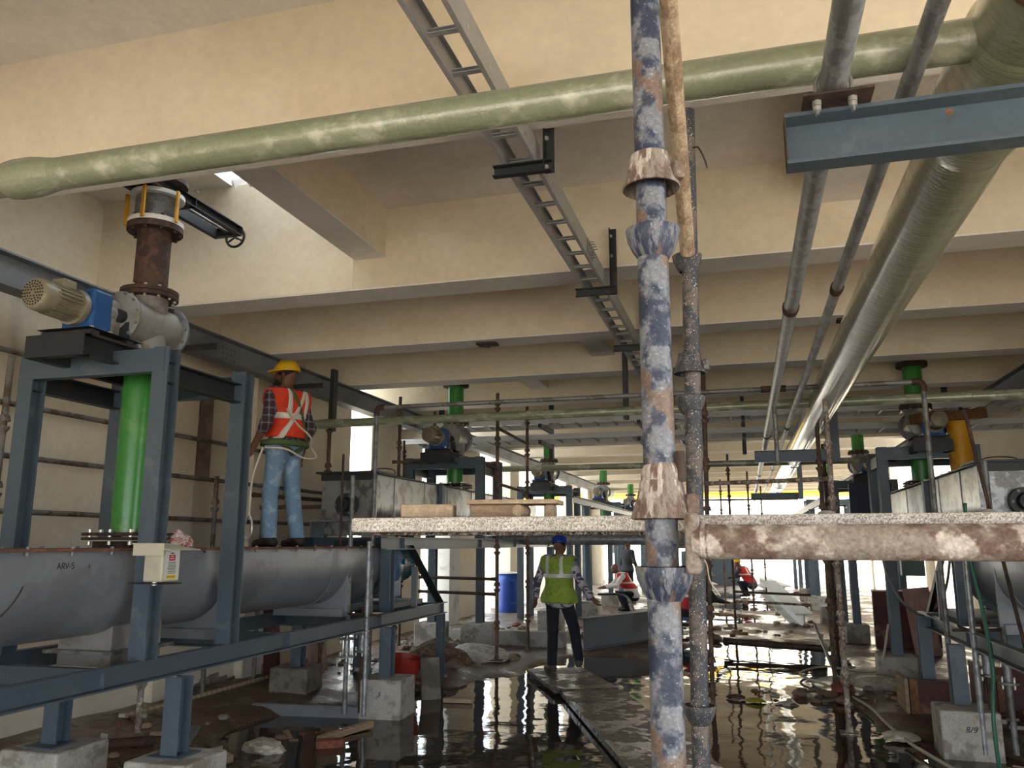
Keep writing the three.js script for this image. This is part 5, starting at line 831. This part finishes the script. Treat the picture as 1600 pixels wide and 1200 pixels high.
  // vest, bands and straps are shells over the same torso
  if (C.vest) {
    const shell = (d0, cut) => (x, y, z) => Math.max(torso(x, y, z) - d0 + wrinkle(x, y, z) * 0.7, cut(x, y, z)); const B = bounds(tp, 0.27), hole = (x, y, z) => Math.min(...sides.map((s) => cap(x, y, z, [J['sh' + s][0] + (s === 'L' ? 0.1 : -0.1), J['sh' + s][1] - 0.04, J['sh' + s][2]], [J['sh' + s][0] + (s === 'L' ? 0.2 : -0.2), J['sh' + s][1] - 0.08, J['sh' + s][2]], 0.085, 0.085)));
    const vb = C.vestHem ?? 0.9, vt = J.neck[1] + 0.0, cutV = (x, y, z) => Math.max(vb - y, y - vt, -hole(x, y, z), -(Math.hypot(x - J.neck[0], (y - J.neck[1] - 0.02) * 0.9, z - J.neck[2] - 0.02) - 0.085));
    const flare = C.flare || 0, vf = (d, y) => d + flare * sstep(J.chest[1], vb, y);
    const v = add(t, 'vest', netMesh((x, y, z) => Math.max(torso(x, y, z) - vf(0.03, y) + wrinkle(x, y, z), cutV(x, y, z)), ...B, cell), C.vest);
    const band = (cut) => add(v, 'reflective_band', netMesh((x, y, z) => Math.max(torso(x, y, z) - vf(0.0355, y) + wrinkle(x, y, z), cutV(x, y, z), cut(x, y, z)), ...B, cell * 0.8), M.reflect);
    const by = C.bandY ?? J.chest[1] - 0.02; band((x, y, z) => Math.abs(y - by) - 0.027);
    for (const s of [-1, 1]) band((x, y, z) => Math.max(Math.abs(Math.abs(x - J.chest[0]) - 0.1) - 0.024, by - y, (x - J.chest[0]) * -s));
    if (C.harness) {
      const st = (cut, m, name, o = 0.042) => add(t, name, netMesh((x, y, z) => Math.max(torso(x, y, z) - o + wrinkle(x, y, z), cut(x, y, z), -hole(x, y, z)), ...B, cell * 0.8), m);
      for (const s of [-1, 1]) st((x, y, z) => Math.max(Math.abs((x - J.chest[0]) * s - (y - J.chest[1] - 0.02) * 0.55) - 0.02, J.waist[1] - 0.06 - y, y - J.neck[1]), s < 0 ? M.webWhite : M.webGreen, 'harness_strap');
      st((x, y, z) => Math.abs(y - J.hipL[1] - 0.03) - 0.024, M.webGreen, 'waist_belt');
      add(t, 'thigh_strap', netMesh((x, y, z) => Math.max(lf(x, y, z) - 0.012, Math.abs(y - J.hipL[1] + 0.06 - Math.abs(x) * 0.55) - 0.024), ...bounds([J.hipL, J.hipR], 0.2), cell * 0.8), M.webGreen);
    }
  }
  // helmet: dome, brim and peak
  if (C.helmet) {
    const hf = (x, y, z) => { const [a, b, c] = toHead(x, y, z); let d = ell(a, b, c, [0, 0.04, -0.01], [0.104, 0.105, 0.125]); d = Math.max(d, 0.038 - b); d = Math.min(d, Math.max(ell(a, b, c, [0, 0.042, 0.02], [0.112, 0.05, 0.155]), Math.abs(b - 0.042 + c * 0.06) - 0.008)); d = smin(d, Math.max(cap(a, b, c, [0, 0.112, -0.07], [0, 0.122, 0.04], 0.024, 0.03), 0.04 - b), 0.02); return d; };
    const h = add(t, 'helmet', netMesh(hf, ...bounds([hd], 0.2), cell > 0.015 ? 0.012 : 0.006), C.helmet);
    if (cell < 0.015) add(t, 'chin_strap', merge([-1, 1].map((s) => { const c = new THREE.CatmullRomCurve3([hp(s * 0.09, 0.03, 0), hp(s * 0.08, -0.05, 0.005), hp(s * 0.03, -0.115, 0.03)].map((p) => new THREE.Vector3(...p))); return flat(new THREE.TubeGeometry(c, 12, 0.004, 6)); })), M.black);
  }
  return t;
}
M.hair = std({ color: 0x14100e, roughness: 0.8 }); M.skin = surf([112, 76, 56], [104, 68, 50], 0.4, 0.2, { roughness: 0.55 }, 0.05); M.reflect = std({ color: 0xd4d2cc, roughness: 0.4, metalness: 0.1 }); M.webGreen = std({ color: 0x4d5f38, roughness: 0.8 }); M.webWhite = std({ color: 0xcfc8bc, roughness: 0.8 });
M.plaid = std({ map: dataTex((x, y) => { const u = (x / N) * 6 % 1, v = (y / N) * 6 % 1; let c = [74, 70, 82]; if (u > 0.55) c = mix3(c, [36, 34, 42], 0.6); if (v > 0.55) c = mix3(c, [36, 34, 42], 0.6); if (Math.abs(u - 0.27) < 0.05 || Math.abs(v - 0.27) < 0.05) c = mix3(c, [190, 184, 186], 0.6); if (Math.abs(u - 0.78) < 0.035 || Math.abs(v - 0.78) < 0.035) c = mix3(c, [128, 60, 62], 0.6); return c; }, 0.42), roughness: 0.9 });
M.floral = std({ map: dataTex((x, y) => { const a = at(nB, x * 1.5, y * 1.5), b = at(nA, x * 2 + 70, y * 2); let c = [188, 184, 190]; if (a > 0.56) c = [78, 74, 96]; else if (b > 0.6) c = [130, 124, 142]; return c; }, 0.5), roughness: 0.9 });
M.jeans = surf([116, 146, 176], [150, 174, 196], 0.4, 0.5, { roughness: 0.9, bumpMap: bumpFine, bumpScale: 0.001 }, 0.1); M.navy = surf([26, 28, 40], [34, 36, 48], 0.4, 0.4, { roughness: 0.9 }, 0.1);
M.vestOrange = surf([224, 66, 36], [210, 56, 32], 0.4, 0.4, { roughness: 0.75 }, 0.05); M.vestGreen = surf([146, 170, 66], [128, 152, 58], 0.45, 0.3, { roughness: 0.8 }, 0.12, nB); M.vestRed = std({ color: 0xc22a26, roughness: 0.8 });
M.helmetYellow = std({ color: 0xe0b414, roughness: 0.32 }); M.helmetBlue = std({ color: 0x1c3c9c, roughness: 0.35 }); M.shoeDark = std({ color: 0x26211e, roughness: 0.6 }); M.shoeGrey = std({ color: 0x4a4846, roughness: 0.7 }); M.shirtGrey = std({ color: 0x3c4044, roughness: 0.9 }); M.rope = std({ color: 0xd2cbbd, roughness: 0.85 });

{ // worker standing on the near conveyor
  const base = [-3.98, 1.57, 6.56], turn = 2.45 + Math.PI;                       // faces away to the left
  const J = { head: [0, 1.545, 0.03], neck: [0, 1.4, 0], shL: [0.175, 1.335, 0.0], shR: [-0.175, 1.335, -0.01], chest: [0, 1.22, 0.0], waist: [0, 1.0, 0.0], hipL: [0.085, 0.88, 0], hipR: [-0.085, 0.88, 0], knL: [0.115, 0.48, 0.03], knR: [-0.125, 0.48, 0.0], anL: [0.13, 0.085, 0.0], anR: [-0.15, 0.085, -0.06], elL: [0.255, 1.08, -0.02], wrL: [0.255, 0.88, 0.12], elR: [-0.25, 1.08, -0.06], wrR: [-0.245, 0.86, 0.02] };
  const p = person('worker in orange vest and yellow helmet standing on the near conveyor', base, 0, J, { skin: M.skin, beard: true, shirt: M.plaid, sleeve: 0.25, hem: 0.9, trousers: M.jeans, trouserTop: 0.97, ankle: 0.066, shoe: M.shoeDark, vest: M.vestOrange, vestHem: 0.96, bandY: 1.15, harness: true, helmet: M.helmetYellow, headYaw: 0.35, footL: [0.2, 0, 0.98], footR: [0.1, 0, 1], curl: 0.8 });
  p.rotation.y = -1.8;
  const R = new THREE.Matrix4().makeRotationY(p.rotation.y), w = (a) => new THREE.Vector3(...a).applyMatrix4(R).add(V(...base));
  const rope = thing('safety_lanyard', 'white rope lanyard with steel snap hook hanging from the harness', 'lanyard', [base[0], base[1] + 0.1, base[2]]);
  const rp = [[0.16, 1.2, -0.16], [0.02, 1.08, -0.16], [-0.16, 0.98, -0.16], [-0.24, 0.9, -0.1], [-0.2, 0.8, -0.2], [0.0, 0.78, -0.22], [0.16, 0.84, -0.18], [0.24, 0.86, 0.0]];
  part(rope, 'rope', tube(rp.map(w), 0.009, 80, 8), M.rope);
  part(rope, 'rope', tube([[0.24, 0.86, 0.02], [0.3, 0.6, 0.06], [0.3, 0.34, 0.08], [0.3, 0.26, 0.08]].map(w), 0.01, 40, 8), M.rope);
  const h0 = w([0.3, 0.26, 0.08]); const hk = []; for (let i = 0; i < 14; i++) { const a = (i / 14) * 6.283; hk.push(h0.clone().add(new THREE.Vector3(Math.sin(a) * 0.05, -0.1 + Math.cos(a) * 0.1, Math.sin(a) * 0.02))); }
  part(rope, 'snap_hook', tube(hk, 0.011, 60, 8, true), M.bright);
}
{ // worker walking away over the wet board
  const J = { head: [-0.01, 1.545, 0.02], neck: [0, 1.41, 0], shL: [0.19, 1.34, 0.0], shR: [-0.19, 1.34, 0.0], chest: [0, 1.23, 0], waist: [0, 1.0, 0], hipL: [0.09, 0.87, 0], hipR: [-0.09, 0.87, 0], knL: [0.08, 0.47, -0.03], knR: [-0.14, 0.5, 0.14], anL: [0.03, 0.085, -0.16], anR: [-0.19, 0.12, 0.16], elL: [0.3, 1.09, -0.03], wrL: [0.36, 0.86, 0.03], elR: [-0.3, 1.1, -0.02], wrR: [-0.44, 0.9, 0.04] };
  const p = person('worker in green vest and blue helmet walking away over the wet floor', [-2.27, 0.085, 10.25], 0, J, { skin: M.skin, shirt: M.floral, sleeve: 0.85, cuff: 0.046, hem: 0.76, trousers: M.navy, trouserTop: 0.95, ankle: 0.062, shoe: M.shoeGrey, vest: M.vestGreen, vestHem: 0.82, flare: 0.02, bandY: 1.16, helmet: M.helmetBlue, footL: [0.85, 0, 0.5], footR: [0.25, 0, 0.95], curl: 0.6 });
  p.rotation.y = Math.PI - 0.24; p.scale.setScalar(0.965);
}
// workers far down the hall
const crouch = { head: [0, 0.98, 0.34], neck: [0, 0.88, 0.25], shL: [0.17, 0.83, 0.2], shR: [-0.17, 0.83, 0.2], chest: [0, 0.72, 0.14], waist: [0, 0.5, -0.02], hipL: [0.09, 0.34, -0.1], hipR: [-0.09, 0.34, -0.1], knL: [0.15, 0.5, 0.26], knR: [-0.15, 0.5, 0.26], anL: [0.12, 0.085, 0.1], anR: [-0.12, 0.085, 0.1], elL: [0.22, 0.6, 0.36], wrL: [0.14, 0.55, 0.6], elR: [-0.22, 0.6, 0.36], wrR: [-0.14, 0.55, 0.6] };
const stand = { head: [0, 1.545, 0.03], neck: [0, 1.4, 0], shL: [0.18, 1.335, 0], shR: [-0.18, 1.335, 0], chest: [0, 1.22, 0], waist: [0, 1.0, 0], hipL: [0.085, 0.88, 0], hipR: [-0.085, 0.88, 0], knL: [0.11, 0.48, 0.02], knR: [-0.11, 0.48, 0], anL: [0.12, 0.085, 0], anR: [-0.12, 0.085, 0], elL: [0.25, 1.08, 0.02], wrL: [0.22, 0.9, 0.16], elR: [-0.25, 1.08, 0.02], wrR: [-0.22, 0.9, 0.16] };
const far = { skin: M.skin, shirt: M.shirtGrey, sleeve: 0.8, trousers: M.navy, shoe: M.shoeDark, vest: M.vestRed, helmet: M.helmetYellow };
person('distant worker crouching in red vest and yellow helmet by white beams', [0.02, 0.02, 26.4], 0, crouch, { ...far, hem: 0.3, vestHem: 0.42, bandY: 0.66, trouserTop: 0.46 }, 0.018).rotation.y = -1.9;
{ const J = JSON.parse(JSON.stringify(crouch)); person('worker in red vest and jeans bending behind the blue pole', [-1.0, 0.02, 15.4], 0, J, { ...far, trousers: M.jeans, hem: 0.3, vestHem: 0.42, bandY: 0.66, trouserTop: 0.46 }, 0.018).rotation.y = 2.2; }
person('distant worker in dark clothes standing left of the blue pole', [-3.1, 0.02, 22.5], 0, stand, { ...far, vest: null, helmet: null }, 0.018).rotation.y = 2.5;
person('distant worker crouching with white and red cloth left of blue pole', [-2.75, 0.02, 20.2], 0, crouch, { ...far, shirt: M.whitewash, vest: M.vestRed, helmet: null, hem: 0.3, vestHem: 0.52, bandY: 0.66, trouserTop: 0.46 }, 0.018).rotation.y = -1.2;
renderer.render(scene, camera);
